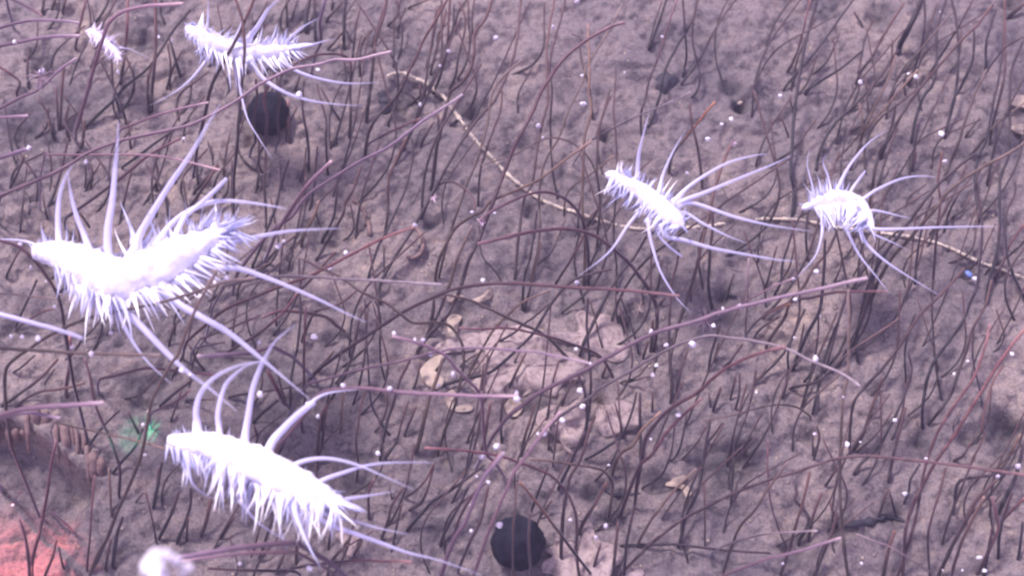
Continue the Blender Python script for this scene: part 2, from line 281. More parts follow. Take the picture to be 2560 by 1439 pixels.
# ------------------------------------------------------------------ stalks (traced from the photograph, each at its own height above the seabed; a few black ones model shadow-like streaks)
# style width [z_root z_tip] | root ... tip
STEMS = open_stems = """
B 8 | 950,760 955,700 1030,575 1072,500 1110,430 1150,360 1195,297 1237,250 1275,167 1292,100 1305,-30
B 7 | 1286,705 1297,590 1310,500 1332,455 1342,380 1360,290 1371,250 1367,180 1370,90 1388,-10
B 6 | 1395,500 1382,430 1377,358 1376,288 1380,225 1374,175 1377,138 1390,88 1402,50 1415,-10
R 10 0 18 | 1040,885 1070,840 1112,795 1145,735 1172,650 1197,600 1210,565 1245,472 1262,427 1290,360 1330,283 1350,235 1375,195 1405,152 1443,118 1480,92 1525,68 1560,57
T 6 | 1325,710 1345,620 1350,560 1347,500 1355,430 1372,385 1395,350 1410,308 1427,265 1450,220 1460,195 1465,170 1492,125 1522,78 1540,42 1557,10
T 8 | 1460,715 1462,655 1462,580 1455,505 1457,455 1460,358 1467,320 1478,275 1472,225 1474,175 1472,125 1470,60
T 6 | 1482,300 1475,225 1460,175 1450,125 1451,98 1430,85
B 6 | 1541,738 1541,668 1535,605 1535,555 1540,480 1542,380 1537,312 1534,275 1537,225 1540,170
B 6 | 1492,625 1495,580 1500,505 1492,418 1500,318 1512,275 1527,240
R 6 | 1604,345 1602,288 1612,250 1625,195 1645,145 1667,75 1695,-10
K 7 | 1622,125 1650,50 1667,-5
B 5 | 1620,128 1635,62 1655,5
K 7 | 1620,318 1630,300 1650,238 1662,178 1695,112 1732,50 1742,-5
K 6 | 1727,245 1740,232 1750,200 1742,150 1730,88 1746,-5
K 6 | 1707,195 1716,138 1712,75 1707,-5
B 6 | 1700,215 1745,155 1780,88 1815,32 1845,-10
G 5 6 14 | 1480,350 1505,335 1550,312 1605,285 1667,260 1727,230
T 8 0 15 | 1087,702 1097,650 1125,592 1142,567 1175,542 1205,530 1225,505 1262,487 1300,472 1350,447 1400,410 1440,380 1480,352
T 5 | 1495,560 1502,500 1487,425 1465,385 1430,358 1392,345 1350,350 1310,375 1260,395 1205,412
O 7 | 1672,432 1680,390 1717,340 1750,300 1787,255
B 7 | 1757,470 1750,412 1742,360 1730,312 1724,260
T 7 | 1095,700 1122,592 1145,525 1170,455 1197,388 1220,300 1227,250 1242,212 1272,178 1304,152
B 6 | 1195,518 1200,430 1215,380 1222,355 1235,320 1252,275 1255,225
B 9 | 1078,475 1082,455 1090,380 1102,325 1115,275 1125,232 1160,200 1180,160 1186,125 1187,82 1212,50 1232,-5
K 6 | 1184,100 1180,50 1187,-5
B 8 0 15 | 912,400 922,332 950,285 977,258 1000,230 1022,180 1042,140 1062,95 1090,50 1120,-5
P 9 4 20 | 595,680 640,620 687,570 730,540 767,490 830,447 900,403 950,380 990,355 1050,307 1100,275 1157,237
P 11 12 20 | 725,527 762,472 800,430 829,403
R 6 3 12 | 925,357 975,330 1050,297
B 7 | 1082,235 1097,200 1115,140 1120,75 1125,-5
B 6 | 1075,188 1087,140 1105,75 1115,25
B 6 | 1122,225 1137,195 1147,140 1160,88 1162,42 1147,5
B 6 | 1142,200 1165,160 1175,112 1172,50 1170,0
K 6 | 1102,172 1117,112 1132,75 1135,12
B 6 | 1065,170 1077,125 1087,75 1100,15
K 9 | 860,130 860,50 865,-5
B 7 0 12 | 872,350 877,288 875,225 877,160 862,140 825,135 775,142 730,165 700,190
B 9 | 915,308 922,250 930,188 935,125 945,82 960,38 967,-5
R 6 | 930,120 937,95 950,50 965,5
B 7 | 967,65 990,45 1000,0
B 5 | 984,172 985,112 985,40
B 5 | 1017,22 1040,12 1072,0
K 11 | 767,82 765,50 775,-5
K 8 | 789,105 787,62 787,-5
P 9 8 16 | 800,112 802,82 800,50 815,-5
K 6 | 829,28 830,-5
B 7 | 812,55 840,25 857,5
B 7 | 717,68 717,-5
B 5 | 727,55 745,0
B 6 | 880,150 885,112 890,62 900,25
B 7 | 900,195 902,118 930,75
T 7 | 817,125 835,108 855,82
P 9 16 27 | -30,500 60,465 125,437 175,410 225,380 275,360 350,340 475,312 575,262 640,217 690,190 740,170 800,160 840,149 890,150 940,138 978,130
K 7 | 772,430 770,360 757,275 757,222
B 6 | 820,440 815,355 815,300 802,250 792,208
B 6 | 852,302 825,262 802,218
K 6 | 1050,252 1050,212
K 6 | 1060,250 1065,215
K 5 | 1047,262 1030,240 1002,228
B 6 | 1050,367 1062,342 1085,305
B 7 | 1097,350 1095,288
B 7 | 962,590 970,525 972,450 990,400 1017,345
K 6 | 920,700 925,675 945,618 962,585 1005,495 1020,450 1032,400 1032,375 1030,345
B 8 | 480,488 512,450 537,420
B 6 | 560,440 562,400 575,330
B 6 | 580,525 580,400
B 7 | 665,575 664,512 660,462 665,400 662,350
B 5 | 657,438 647,400
K 7 | 630,670 635,655 655,612 667,575 685,532 695,495 702,450 700,400
B 6 | 700,475 710,438 722,400
B 6 | 652,675 687,630 740,588
K 7 | 750,460 757,428 775,400
T 9 | 752,618 762,580 785,540 797,502
K 7 | 802,608 825,565 837,530 842,475 847,425
B 8 | 790,650 805,625 855,540 862,510 885,470 902,415
R 8 4 22 | 470,850 560,775 640,740 730,705 780,687 867,642 955,597 1035,568
B 7 | 720,757 742,732 780,695 837,630
K 7 | 726,1025 727,958 737,895 745,858 752,782 750,735 750,712 747,645
G 8 14 24 | 560,715 640,697 720,690 780,692 880,698 980,703 1103,711
K 5 | 960,695 960,615
B 7 | 750,857 772,808 787,780 815,770 855,755 892,725
R 9 1 26 | 775,945 802,920 840,890 890,857 952,815 1015,775 1090,740 1137,722 1200,711 1275,708 1350,712 1425,718 1550,724 1698,739
R 8 | 560,885 640,837 685,802 715,772 745,730
R 9 | 877,855 865,832 840,812 815,792 752,780 702,777 655,793
K 7 | 790,928 810,907 835,877
K 6 | 805,1080 817,1015 825,975 840,927 852,880
R 7 0 14 | 756,1080 755,1045 762,998 760,970 760,895 762,820 765,765
K 6 | 975,1085 962,1070 932,1020 925,982 920,907 917,860 915,820 912,750
K 8 | 802,1080 810,1027 837,982 865,932 882,880 892,820 902,787 927,752
K 6 | 962,952 952,907 950,857 950,795 937,750
K 6 | 935,1080 952,1062 967,1020 967,980
T 8 0 18 | 1093,1140 1110,1080 1130,1032 1140,1002 1155,932 1160,900 1152,852 1127,817 1090,805 1035,807 1002,785 965,757 900,727 855,695 805,670 748,645
T 8 | 1425,900 1410,885 1382,855 1350,830 1300,807 1250,785 1175,750 1100,733
K 10 | 1070,842 1080,795 1085,750
P 7 3 8 | 1095,790 1110,742
P 7 10 25 | 775,957 840,940 890,927 952,912 1015,900 1075,882 1152,870 1215,870 1280,875 1350,882 1412,894 1472,907
P 11 12 27 | 700,1110 765,1032 790,995 815,977 865,970 915,970 1015,980 1140,987 1215,989 1295,990
P 9 4 25 | 1220,1140 1212,1112 1208,1060 1202,990 1170,950 1140,920 1120,895 1090,875 1040,855 982,840
K 8 0 12 | 1105,962 1150,950 1212,935 1245,917 1287,877 1327,840 1350,805 1385,750 1425,705 1475,685 1528,672
K 6 | 1237,860 1287,830 1302,815 1337,790 1382,752
T 7 | 1165,945 1187,905 1212,860 1237,820 1270,785 1302,757 1375,725
R 7 0 14 | 1535,945 1500,890 1437,862 1375,842 1325,830 1262,819 1200,822 1150,820
B 5 | 1147,917 1175,895 1212,875
B 7 | 1270,975 1295,920 1315,882
B 5 | 1280,920 1297,882
B 6 | 1365,1062 1375,1000 1380,965 1397,902
K 8 | 1450,887 1460,855 1487,800 1520,735 1550,685 1587,642 1615,592
K 6 | 1400,1027 1415,987 1430,947
K 7 | 1475,1000 1477,950 1470,855 1467,805 1470,745
B 5 | 1512,882 1500,850 1490,805 1475,750
K 5 | 1547,817 1541,780 1540,720
K 6 | 1597,887 1585,835 1567,785 1550,740
R 10 0 19 | 1635,880 1642,810 1640,765 1622,725 1600,692 1575,660 1537,625 1500,597 1450,577 1400,572 1325,580 1250,597 1195,610
R 8 0 17 | 1472,712 1470,630 1462,580 1455,547 1435,517 1405,492 1362,480 1317,487 1275,505 1225,530 1200,550
B 7 | 1050,550 1078,490 1092,467 1112,456 1137,457 1162,472 1182,495 1187,522
K 4 | 1255,702 1235,675 1210,647 1200,617 1197,555
T 9 | 1065,842 1075,820 1100,775 1117,730 1127,700 1142,650 1157,615 1180,565
K 7 | 1307,780 1310,700 1322,655 1335,590 1342,527
B 6 | 1312,780 1320,742 1335,688 1342,660 1352,605
B 4 | 1342,662 1375,635 1397,592 1412,550
K 6 | 1447,595 1445,555 1450,500
B 7 | 1385,715 1425,652 1457,595 1470,570
B 6 | 1465,575 1475,555 1492,530 1505,480
T 5 | 1410,542 1412,505 1425,472 1475,437 1500,417 1537,387
B 9 | 1677,1010 1680,955 1675,900 1685,850 1700,800 1720,742 1740,675 1750,627 1762,580 1777,520 1787,470 1810,402 1832,352
K 8 | 1782,775 1772,730 1772,690 1775,627 1782,565 1780,530
B 5 | 1915,770 1910,717 1892,660 1882,640 1860,577
B 6 | 1915,717 1922,690 1942,615
G 6 2 9 | 1865,805 1870,742 1867,710 1872,647
K 9 | 1980,545 1985,490 1977,427 1980,358 1987,275 1997,200 2007,138 2025,62 2045,-5
K 8 | 2040,432 2045,395 2062,350 2090,307 2145,255 2182,212 2210,178 2245,125
K 6 | 1957,230 1970,210 1995,180 2030,140 2065,95 2095,52 2140,-10
R 6 | 1967,182 1985,150 2005,88 2027,-5
K 7 | 2012,238 2027,220 2065,195 2107,168 2157,125
K 5 | 1985,282 1972,240
K 5 | 1973,345 1952,290
B 7 | 2140,210 2152,180 2182,140 2202,100 2230,55 2260,8
T 5 | 2145,185 2152,150 2165,88 2185,50
K 15 0 5 | 2245,135 2252,108 2280,55 2307,-5
T 7 | 2125,425 2150,360 2162,320 2190,262 2220,200 2240,140
T 8 | 2150,375 2157,312 2147,255
K 7 | 2267,212 2280,195 2290,160 2305,112 2312,50 2310,-5
K 8 | 2360,348 2375,288 2390,225 2396,150 2395,100 2390,50 2378,-5
B 7 | 2330,740 2340,605 2350,505 2345,455 2355,380
B 8 0 15 | 2172,525 2180,475 2187,425 2202,375 2220,350 2240,312 2270,262 2307,212 2345,168 2395,110 2445,60 2482,12
B 6 | 2320,195 2342,155 2370,112 2395,70 2435,-5
T 6 | 2215,300 2227,238 2257,175 2295,132 2332,88 2382,30
K 8 | 2277,360 2290,295 2310,240 2332,212 2342,150 2342,75 2365,0
K 8 | 2280,435 2287,362 2295,310
T 6 | 2085,405 2120,370 2137,350 2195,290 2250,225 2295,175
K 8 | 2200,400 2227,325 2240,260
K 7 | 2463,185 2465,162 2467,100 2490,25
K 7 | 2450,560 2437,445 2450,385 2465,350 2485,250 2502,165 2510,60
B 7 | 2475,360 2480,318 2510,200 2512,125 2512,-5
T 8 | 2357,455 2395,360 2410,312 2440,230 2467,175
K 8 | 2465,760 2470,712 2492,630 2500,555 2500,455 2520,395 2525,360 2525,225 2530,170 2557,105
G 4 8 16 | 2467,180 2487,150 2520,115 2562,92
T 7 | 2420,400 2482,320 2520,288 2565,255
G 3 6 12 | 2232,240 2245,212 2295,168
K 6 | 2160,72 2135,30
K 11 | 2520,45 2562,8
K 7 | 2390,238 2405,212 2432,150 2435,75
T 6 | 2412,345 2450,295
K 9 0 13 | 2145,905 2140,855 2153,785 2170,718 2207,642 2245,592 2277,548 2307,508 2345,462 2395,418 2437,385
T 10 0 18 | 2175,760 2195,705 2232,642 2270,600 2310,555 2345,515 2370,480 2407,450 2457,418 2520,385 2570,350
K 9 | 2280,432 2290,380
K 7 | 2287,712 2295,617 2310,555 2332,492
K 6 | 2377,547 2407,525 2427,492
K 8 0 13 | 2306,1075 2306,1023 2318,948 2340,897 2401,814 2425,760 2445,700 2455,580 2452,530 2440,455 2462,405
K 7 | 2570,760 2530,680 2515,617 2515,540 2537,485 2537,455
R 7 | 2485,705 2507,655 2532,600 2570,550
K 6 | 2020,655 2015,592 2020,530
K 7 | 1935,740 1952,705 1957,655 1970,617 1985,568 2010,525
K 9 0 12 | 1982,922 2002,875 2015,840 2047,780 2055,735 2060,667 2063,600
K 6 | 2007,955 2025,935 2037,890 2045,835 2047,785
T 9 | 1915,870 1925,847 1962,792 1975,755 2012,710 2032,672 2070,627 2092,580
P 5 6 16 | 1800,775 1850,760 1925,720 1982,696
B 5 | 2085,705 2102,667 2105,630
T 5 | 2132,692 2157,650
B 8 0 14 | 2125,1135 2125,1070 2133,1010 2158,972 2210,915 2262,845 2301,785 2340,747 2386,700 2410,670
K 8 | 2032,1036 2045,971 2055,920 2071,868 2091,814 2112,752
B 7 | 1970,970 2042,953 2081,920 2133,873 2192,834 2249,796
T 9 0 15 | 2122,1450 2112,1379 2105,1304 2100,1229 2100,1154 2104,1070 2109,984 2120,933 2122,829 2121,723
K 6 | 2355,1005 2340,915 2334,842 2330,770 2332,700
K 6 | 2265,958 2262,881 2272,829 2288,785
K 7 | 2135,1186 2148,1163 2180,1132 2207,1100 2246,1023 2272,958 2280,920 2270,881
B 8 | 2319,1062 2345,1031 2378,984 2391,946 2414,881 2435,816 2463,765 2479,700
R 8 0 14 | 2240,1450 2265,1379 2290,1291 2305,1204 2320,1141 2345,1079 2378,1023 2432,946 2458,881 2476,811
R 9 0 16 | 2257,1450 2262,1341 2272,1291 2295,1234 2332,1166 2365,1116 2392,1079 2417,1036 2450,984 2481,933 2525,868 2572,810
B 6 | 2355,1359 2360,1341 2375,1291 2395,1241 2420,1179 2435,1141 2462,1084 2453,1072 2476,971 2507,914
K 5 | 2455,1010 2450,979 2432,894 2435,829
B 9 | 2132,1129 2157,1086 2174,1036 2192,984 2207,946
T 6 | 2171,1049 2202,1013
R 5 | 2140,1131 2192,1084 2228,1031
B 9 | 2220,1209 2232,1141 2247,1084 2264,1018
K 7 | 2195,1296 2217,1224
T 8 | 2240,1291 2222,1221
T 5 | 2029,1044 1998,1020 1952,1011 1900,1018 1830,1037 1762,1050
G 8 4 20 | 1400,1040 1430,1020 1475,992 1497,972 1562,935 1625,897 1675,870 1725,850 1775,838 1825,844 1875,850 1925,860 1970,872 2025,900 2075,920 2112,937 2150,965
P 11 10 28 | 1270,1040 1350,980 1417,947 1467,922 1505,900 1587,855 1650,827 1725,807 1787,785 1850,767 1900,755 1975,737 2050,722 2140,700 2168,695
O 6 0 13 | 1862,840 1890,805 1925,780 1975,760
R 7 3 18 | 1930,775 1990,750 2029,744 2068,734 2107,729 2184,728 2217,728
R 6 | 1885,845 1900,822 1950,790
T 8 | 1637,742 1647,710 1655,650
B 7 | 1675,940 1673,835 1675,772 1680,710 1692,660 1697,625
K 7 | 1645,762 1662,745
B 9 | 1627,880 1632,800
K 5 | 1642,875 1637,820
T 7 | 1607,897 1620,855
B 7 | 1692,972 1700,930 1720,872
B 5 | 1545,957 1595,940 1620,910 1655,882
K 5 | 1560,960 1587,950 1632,937
O 6 | 1815,750 1825,715 1835,685
K 7 | 1772,930 1777,885 1787,855 1800,810
K 7 | 1785,905 1797,857
R 7 | 1807,917 1825,905 1837,885 1857,860
K 7 | 1955,997 1970,935 1970,885 1985,835 2012,772
T 6 | 1980,917 1997,872 2010,810
R 10 2 24 | 1590,1230 1605,1140 1617,1090 1655,1040 1692,1010 1742,982 1800,930 1850,902 1900,882 1963,866
T 9 | 1528,1190 1550,1135 1580,1115 1605,1075 1650,1030
R 9 0 14 | 1550,1290 1575,1220 1600,1162 1630,1135 1667,1080 1705,1040 1755,995
K 6 | 1675,1150 1687,1145 1702,1112 1717,1037
K 6 | 1600,1222 1650,1190 1667,1162 1680,1120 1687,1062
B 5 | 1702,1150 1742,1107 1767,1065
K 9 | 1695,1365 1700,1354 1715,1289 1742,1234 1757,1162 1765,1112 1775,1050
B 5 | 1762,1366 1762,1266 1760,1199
T 6 | 1765,1110 1790,1080 1807,1055
K 7 | 1828,1260 1830,1212 1835,1137 1847,1085 1867,1035 1880,987 1890,925
B 6 | 1855,1135 1867,1100 1907,1030
K 6 | 1837,1025 1847,987 1850,932
R 6 | 1825,1000 1840,937
K 8 | 1782,1027 1802,967
K 5 | 1777,1020 1772,982
K 6 | 1690,995 1695,950 1710,900
K 6 | 1630,1032 1632,977
K 8 | 1601,1145 1602,1112 1600,1050 1600,982
K 7 | 1462,1147 1480,1140 1517,1117 1555,1085 1580,1030 1591,980
K 6 | 1557,1100 1550,1055 1537,1007
K 9 | 1455,1115 1467,1050 1465,1012 1460,970 1445,937
K 9 | 1395,1222 1405,1200 1427,1157 1442,1120 1462,1080
K 8 | 1468,1050 1472,1025 1477,975 1477,900
B 9 | 1402,1404 1407,1291 1420,1216 1427,1187 1450,1150 1472,1080 1487,1040
T 8 | 1520,1300 1530,1235 1530,1205 1510,1177 1480,1167 1430,1160 1380,1152 1325,1146
K 6 | 1505,945 1515,915
K 6 | 1532,942 1512,905
K 6 | 1382,1162 1387,1120 1395,1050
B 5 | 1384,1135 1365,1095
K 7 | 1322,1292 1342,1239 1370,1166
B 7 | 1300,1142 1317,1075 1337,1007
P 9 6 24 | 1180,1450 1217,1341 1240,1284 1262,1234 1285,1179 1312,1144 1362,1075 1402,1028
R 8 2 16 | 1110,1420 1132,1344 1150,1291 1170,1254 1195,1219 1225,1166 1252,1132
P 12 10 24 | 1100,1445 1130,1360 1165,1300 1190,1237 1215,1187 1260,1130
B 8 0 13 | 1142,1429 1175,1354 1200,1304 1220,1219
K 8 | 1100,1366 1112,1329 1145,1269 1170,1219
R 8 0 18 | 1450,1450 1440,1379 1442,1334 1440,1291 1427,1249 1405,1214 1375,1186 1337,1169 1300,1156 1250,1139 1162,1126 1063,1119
O 8 0 13 | 1480,1436 1442,1389 1407,1341 1375,1299 1337,1249 1300,1204
B 10 | 1447,1334 1460,1304 1490,1254 1517,1206
T 6 3 14 | 1282,1430 1282,1329 1287,1279 1292,1206
T 7 3 12 | 1327,1426 1322,1354 1325,1279
K 6 | 1347,1296 1380,1249
K 9 | 1015,1327 1052,1287 1085,1250 1140,1215 1210,1162
B 6 | 1007,1245 1040,1225 1067,1195 1085,1157
B 7 | 1020,1275 1040,1265 1057,1250 1072,1212 1085,1162
K 8 | 950,1155 957,1100 967,1057 985,1002 1000,950 1025,900
B 6 | 960,1150 990,1105 1002,1062 1022,1000
K 7 | 1010,1092 1022,1060 1040,1017
T 11 | 1037,1135 1050,1095 1060,1050 1075,990 1092,945 1107,895
T 7 | 1032,972 1040,955 1052,905
T 7 | 850,1087 857,1000 862,980
B 7 | 793,1137 797,1087 805,1035 827,1000
K 7 | 805,1120 807,1082 817,1022
B 6 | 890,1207 895,1162 890,1100 895,1062 905,1005 915,975
R 8 | 922,1300 922,1230 937,1195
B 8 | 952,1350 970,1300 980,1262 1007,1220
K 5 | 980,1250 972,1212
R 8 | 1205,1125 1215,1075 1227,1000
K 8 | 1255,1107 1252,1050 1257,1000
K 7 | 1480,1429 1502,1359
B 9 | 1532,1440 1545,1304
K 8 | 1560,1440 1567,1354 1587,1264
T 7 | 1592,1366 1612,1324 1650,1269 1687,1224 1740,1171
R 8 0 22 | 1545,1440 1600,1384 1637,1349 1700,1301 1750,1274 1837,1231 1920,1199 1982,1181 2032,1164 2095,1146 2170,1139 2295,1151 2420,1166 2560,1186 2610,1194
K 9 0 2 | 1995,1369 2000,1346 2017,1319 2022,1294 2007,1269 1987,1249 1991,1234 1989,1214
B 8 | 1950,1440 1972,1376 1990,1311 2007,1254 2025,1179
K 7 | 2034,1150 2045,1109 2048,1086 2041,1064
K 6 | 2033,1140 2030,1082
B 8 | 2020,1354 2032,1291 2055,1231
B 7 | 2062,1216 2095,1166
T 9 | 2090,1330 2090,1304 2075,1254
B 8 | 2035,1440 2050,1404 2080,1329 2092,1280
T 8 0 13 | 1807,1435 1825,1376 1850,1316 1887,1274 1922,1219 1970,1154
R 5 | 1970,1374 1945,1316 1927,1254 1920,1191 1920,1099
K 7 0 2 | 1545,1362 1650,1360 1700,1361 1800,1373 1925,1382
G 6 5 13 | 1835,1354 1900,1336 1975,1329 2042,1326
P 8 6 18 | 1780,1450 1850,1421 1925,1394 2000,1376 2102,1343
K 7 | 2260,1259 2272,1229 2277,1196 2300,1159
K 7 | 2138,1189 2145,1171 2162,1149
G 4 6 12 | 2340,1436 2275,1396 2225,1366 2142,1334
B 7 | 2325,1445 2320,1341 2330,1291 2345,1241 2365,1169
B 10 | 2207,1445 2220,1379 2237,1326
K 9 | 2380,1285 2387,1254 2400,1201 2480,1188
B 10 | 2345,1440 2382,1361 2420,1291 2445,1244 2492,1199
T 10 0 13 | 2377,1445 2395,1379 2420,1319 2460,1241
K 11 | 2495,1286 2515,1241 2537,1196 2558,1115
K 9 | 2495,1396 2497,1354 2505,1304 2530,1229
R 9 | 2442,1440 2470,1379 2495,1324 2490,1284 2480,1241
R 7 | 2495,1320 2507,1299 2565,1240
K 8 | 2545,1401 2557,1304
K 9 | 2460,1440 2470,1379 2482,1316
T 9 | 2492,1179 2520,1144 2550,1086
B 6 | 2382,1151 2407,1139 2427,1104
P 8 16 24 | -60,95 0,70 75,52 150,52 197,57
P 10 14 24 | -60,125 0,115 50,105 125,92 200,90
R 8 10 16 | 15,-10 75,22 105,40
P 11 4 24 | 195,312 205,275 220,225 237,162 257,95 275,55 312,28 375,15 457,10
B 9 | 380,282 380,225 387,150 390,75 387,-5
B 8 | 372,288 370,200 385,150
R 7 | 187,125 200,62 217,-5
R 8 | 300,212 310,150 317,75 320,-5
K 8 | 212,320 242,290 285,250 312,218 375,165 425,88 475,25
B 7 | 317,312 307,275 287,225 250,150
B 7 | 130,338 120,288 95,245
R 7 | 37,238 50,205 25,185 -10,162
P 8 12 24 | -20,282 50,245 100,222 150,175 190,147
P 9 16 22 | -50,300 0,295 70,290
P 12 16 22 | -50,408 0,395 37,382 78,370
B 8 | 105,38 110,-5
B 8 | 127,32 140,-5
B 8 | 155,38 165,-5
B 8 | 150,325 155,225 160,162
B 7 | 147,325 145,300 140,220
K 7 | 172,350 165,300 172,262
P 7 12 19 | 300,325 375,295 450,272 520,257
B 9 10 20 | 512,288 530,212 562,150 600,80 637,-5
B 8 10 20 | 592,370 597,300 605,200 612,125 605,50 587,-5
B 7 4 12 | 640,352 634,300 643,250 640,200
R 7 5 13 | 662,360 668,300 660,250 672,205
B 6 4 12 | 700,350 694,290 702,240 698,215
K 8 | 452,195 432,125 425,100
K 6 | 415,225 427,175 420,112
R 9 | 725,360 722,325 720,250
B 7 | 737,230 750,185
B 9 | 182,400 205,362 210,300
B 7 | 135,350 120,300
K 7 | 327,375 320,300
K 7 | 300,422 350,387 390,357 475,300
R 8 3 20 | 165,545 200,520 295,450 375,387 450,347
B 7 | 22,472 45,432 60,387
K 6 | 225,470 232,437 225,407
K 7 | 390,475 395,440 387,392
B 6 | 435,462 445,410
B 6 | 494,462 492,400
B 9 | 475,520 520,450 545,412
P 6 14 20 | 112,387 225,387 350,387 425,395 550,425
R 8 8 14 | 0,495 37,472 67,457
K 7 | 227,570 197,530
B 6 | 117,545 107,487
R 9 16 25 | 165,840 160,810 155,777 145,740 120,695 87,652 45,615 -20,596
T 5 14 22 | -30,730 75,740 142,748
T 9 12 29 | 15,1020 12,942 25,907 75,870 112,845 175,812 237,790 300,777 375,762 450,742 525,717 575,702 640,695
T 10 2 30 | 225,1435 244,1385 270,1338 292,1281 319,1223 341,1169 360,1105 375,1017 390,980 425,912 445,885 462,840 487,777 520,715 543,675
T 10 18 26 | -60,868 0,870 100,876 200,882 300,885 402,888
L 14 24 24 | -80,765 0,785 75,805 150,825 207,845
K 6 | 12,695 50,622
K 6 | 37,822 55,780 92,700
B 6 | 32,827 100,782 140,770
K 7 | 420,865 435,815
R 9 | 165,992 167,955 175,905 175,840
R 8 0 12 | 297,1247 300,1176 291,1140 270,1085 252,1045 235,1000 225,942 212,897
B 8 | 0,1015 37,992 100,945 145,897
B 7 | 32,1017 95,980 150,972 212,957
K 6 | 30,930 50,920 87,887
K 5 | 107,965 137,920
R 8 4 14 | 250,947 300,935 350,922 387,920 475,930 537,937
P 14 16 26 | -60,1048 0,1037 50,1024 100,1017 175,1012 258,1006
P 10 14 22 | -60,1050 0,1042 75,1032 150,1045
T 5 10 16 | 137,1055 225,1075 325,1097 412,1120
K 7 | 202,1138 238,1091 268,1054 298,1026
K 7 | 347,1082 319,1029
K 8 | 281,1185 300,1159 337,1116 356,1072
B 6 | 307,997 350,985 390,942
K 8 | 397,1017 425,992 475,952
K 6 | 425,1055 455,975
R 7 6 14 | 385,1027 437,1005 475,975
K 6 | 457,1000 537,997
K 6 | 512,925 492,900 472,860
P 11 16 23 | 680,865 630,880 580,885 495,890
R 6 6 14 | 500,847 575,820 645,790
R 6 5 10 | 487,870 562,855
R 11 2 9 | 712,1010 692,970 668,925
R 6 | 720,1017 705,975 690,910
B 6 | 565,992 630,982 730,967 755,955
K 9 | 630,1057 662,1027 695,1000
K 7 | 645,1095 635,1062
B 9 | 690,1144 725,1075 770,1017
K 8 | 382,1269 390,1241 405,1154
K 9 | 395,1349 425,1291 447,1229
K 9 | 440,1359 472,1279 477,1219
B 7 | 465,1354 470,1291
B 10 | 502,1341 515,1304 527,1246
B 8 | 545,1266 555,1179
K 9 | 550,1346 585,1291
K 9 | 647,1401 667,1341 685,1291
K 8 | 690,1434 712,1379
B 9 | 740,1411 745,1304
K 7 | 820,1374 827,1324
B 9 | 822,1409 875,1344
K 7 | 880,1394 905,1354
B 8 2 9 | 730,1426 605,1424 520,1419
P 15 20 24 | 742,1354 655,1361 555,1374 420,1398
P 9 18 21 | 740,1378 605,1382 450,1402
R 7 8 14 | 730,1419 880,1401 1030,1404
R 9 | 79,1450 82,1394 101,1319 116,1244 127,1169 140,1100
R 6 | 216,1428 225,1338 231,1244 236,1188
T 7 | 280,1290 277,1263 272,1169
K 7 | 382,1263 390,1225 397,1169
K 10 | 281,1420 292,1338 307,1291
K 8 | 225,1431 249,1390 268,1341
K 8 | 262,1428 277,1347
B 6 | 392,1362 377,1281 364,1229
K 5 | 334,1261 358,1231
R 9 4 12 | 74,1445 71,1394 62,1338 47,1296
R 6 | 159,1422 146,1366
B 8 | 109,1445 131,1394 140,1350
K 4 | 34,1251 54,1227
G 7 0 1 | 120,1272 191,1330
"""
ZD = dict(K=(0, 6), B=(0, 10), R=(0, 12), T=(0, 11), P=(10, 24), G=(2, 10), O=(0, 8), L=(20, 20))
CN = dict(K='black', B='brown', R='russet', T='tan', P='mauve', G='grey', O='orange-tipped', L='lilac')
LM = [(265,115,'the small dull worm'), (620,125,'the upper left worm'), (320,680,'the V-bent worm'), (650,1180,'the bottom worm'),
 (1620,500,'the middle worm'), (2100,520,'the right-hand worm'), (1295,1355,'the lower black ball'), (668,280,'the upper black ball'),
 (1665,220,'the dark bluish pit'), (1300,930,'the largest pale crust'), (110,1130,'the fluted ledge'), (2425,680,'the blue fragment'),
 (1040,210,'the bent rope end'), (350,1080,'the green patch'), (1700,1215,'the hooked crust'), (2185,1305,'the black debris'),
 (2496,1188,'the right-edge oval bead'), (2237,1050,'the lower-right round bead'), (410,1400,'the blurred lump'), (1450,1390,'the bottom-edge crusts'),
 (1876,225,'the yellowish mound'), (2480,300,'the right-edge stones'), (1850,1110,'the pale mound')]
def where(x, y):
    b = min(LM, key=lambda l: (l[0]-x)**2+(l[1]-y)**2); dx, dy = x-b[0], y-b[1]
    if abs(dx) > abs(dy): d = 'right of' if dx > 0 else 'left of'
    else: d = 'below' if dy > 0 else 'above'
    return d+' '+b[2]
ORD = ['leftmost', 'second from left', 'third from left', 'fourth from left', 'fifth from left', 'sixth from left', 'seventh from left', 'eighth from left', 'ninth from left', 'tenth from left',
 'eleventh from left', 'twelfth from left', 'thirteenth from left', 'fourteenth from left', 'fifteenth from left', 'sixteenth from left']
def label_all(items, noun, plural):                       # items: (obj, x, adjective, place, extra)
    g = {}
    for it in items: g.setdefault((it[2], it[3]), []).append(it)
    for (adj, pl), l in g.items():
        l.sort(key=lambda i: i[1])
        for k, it in enumerate(l):
            if len(l) == 1: s = f'{adj} {noun} {it[4]} {pl}'.replace('  ', ' ')
            else: s = f'{ORD[k] if k < len(ORD) else "rightmost"} of the {adj} {plural} {pl}'
            it[0]['label'] = s

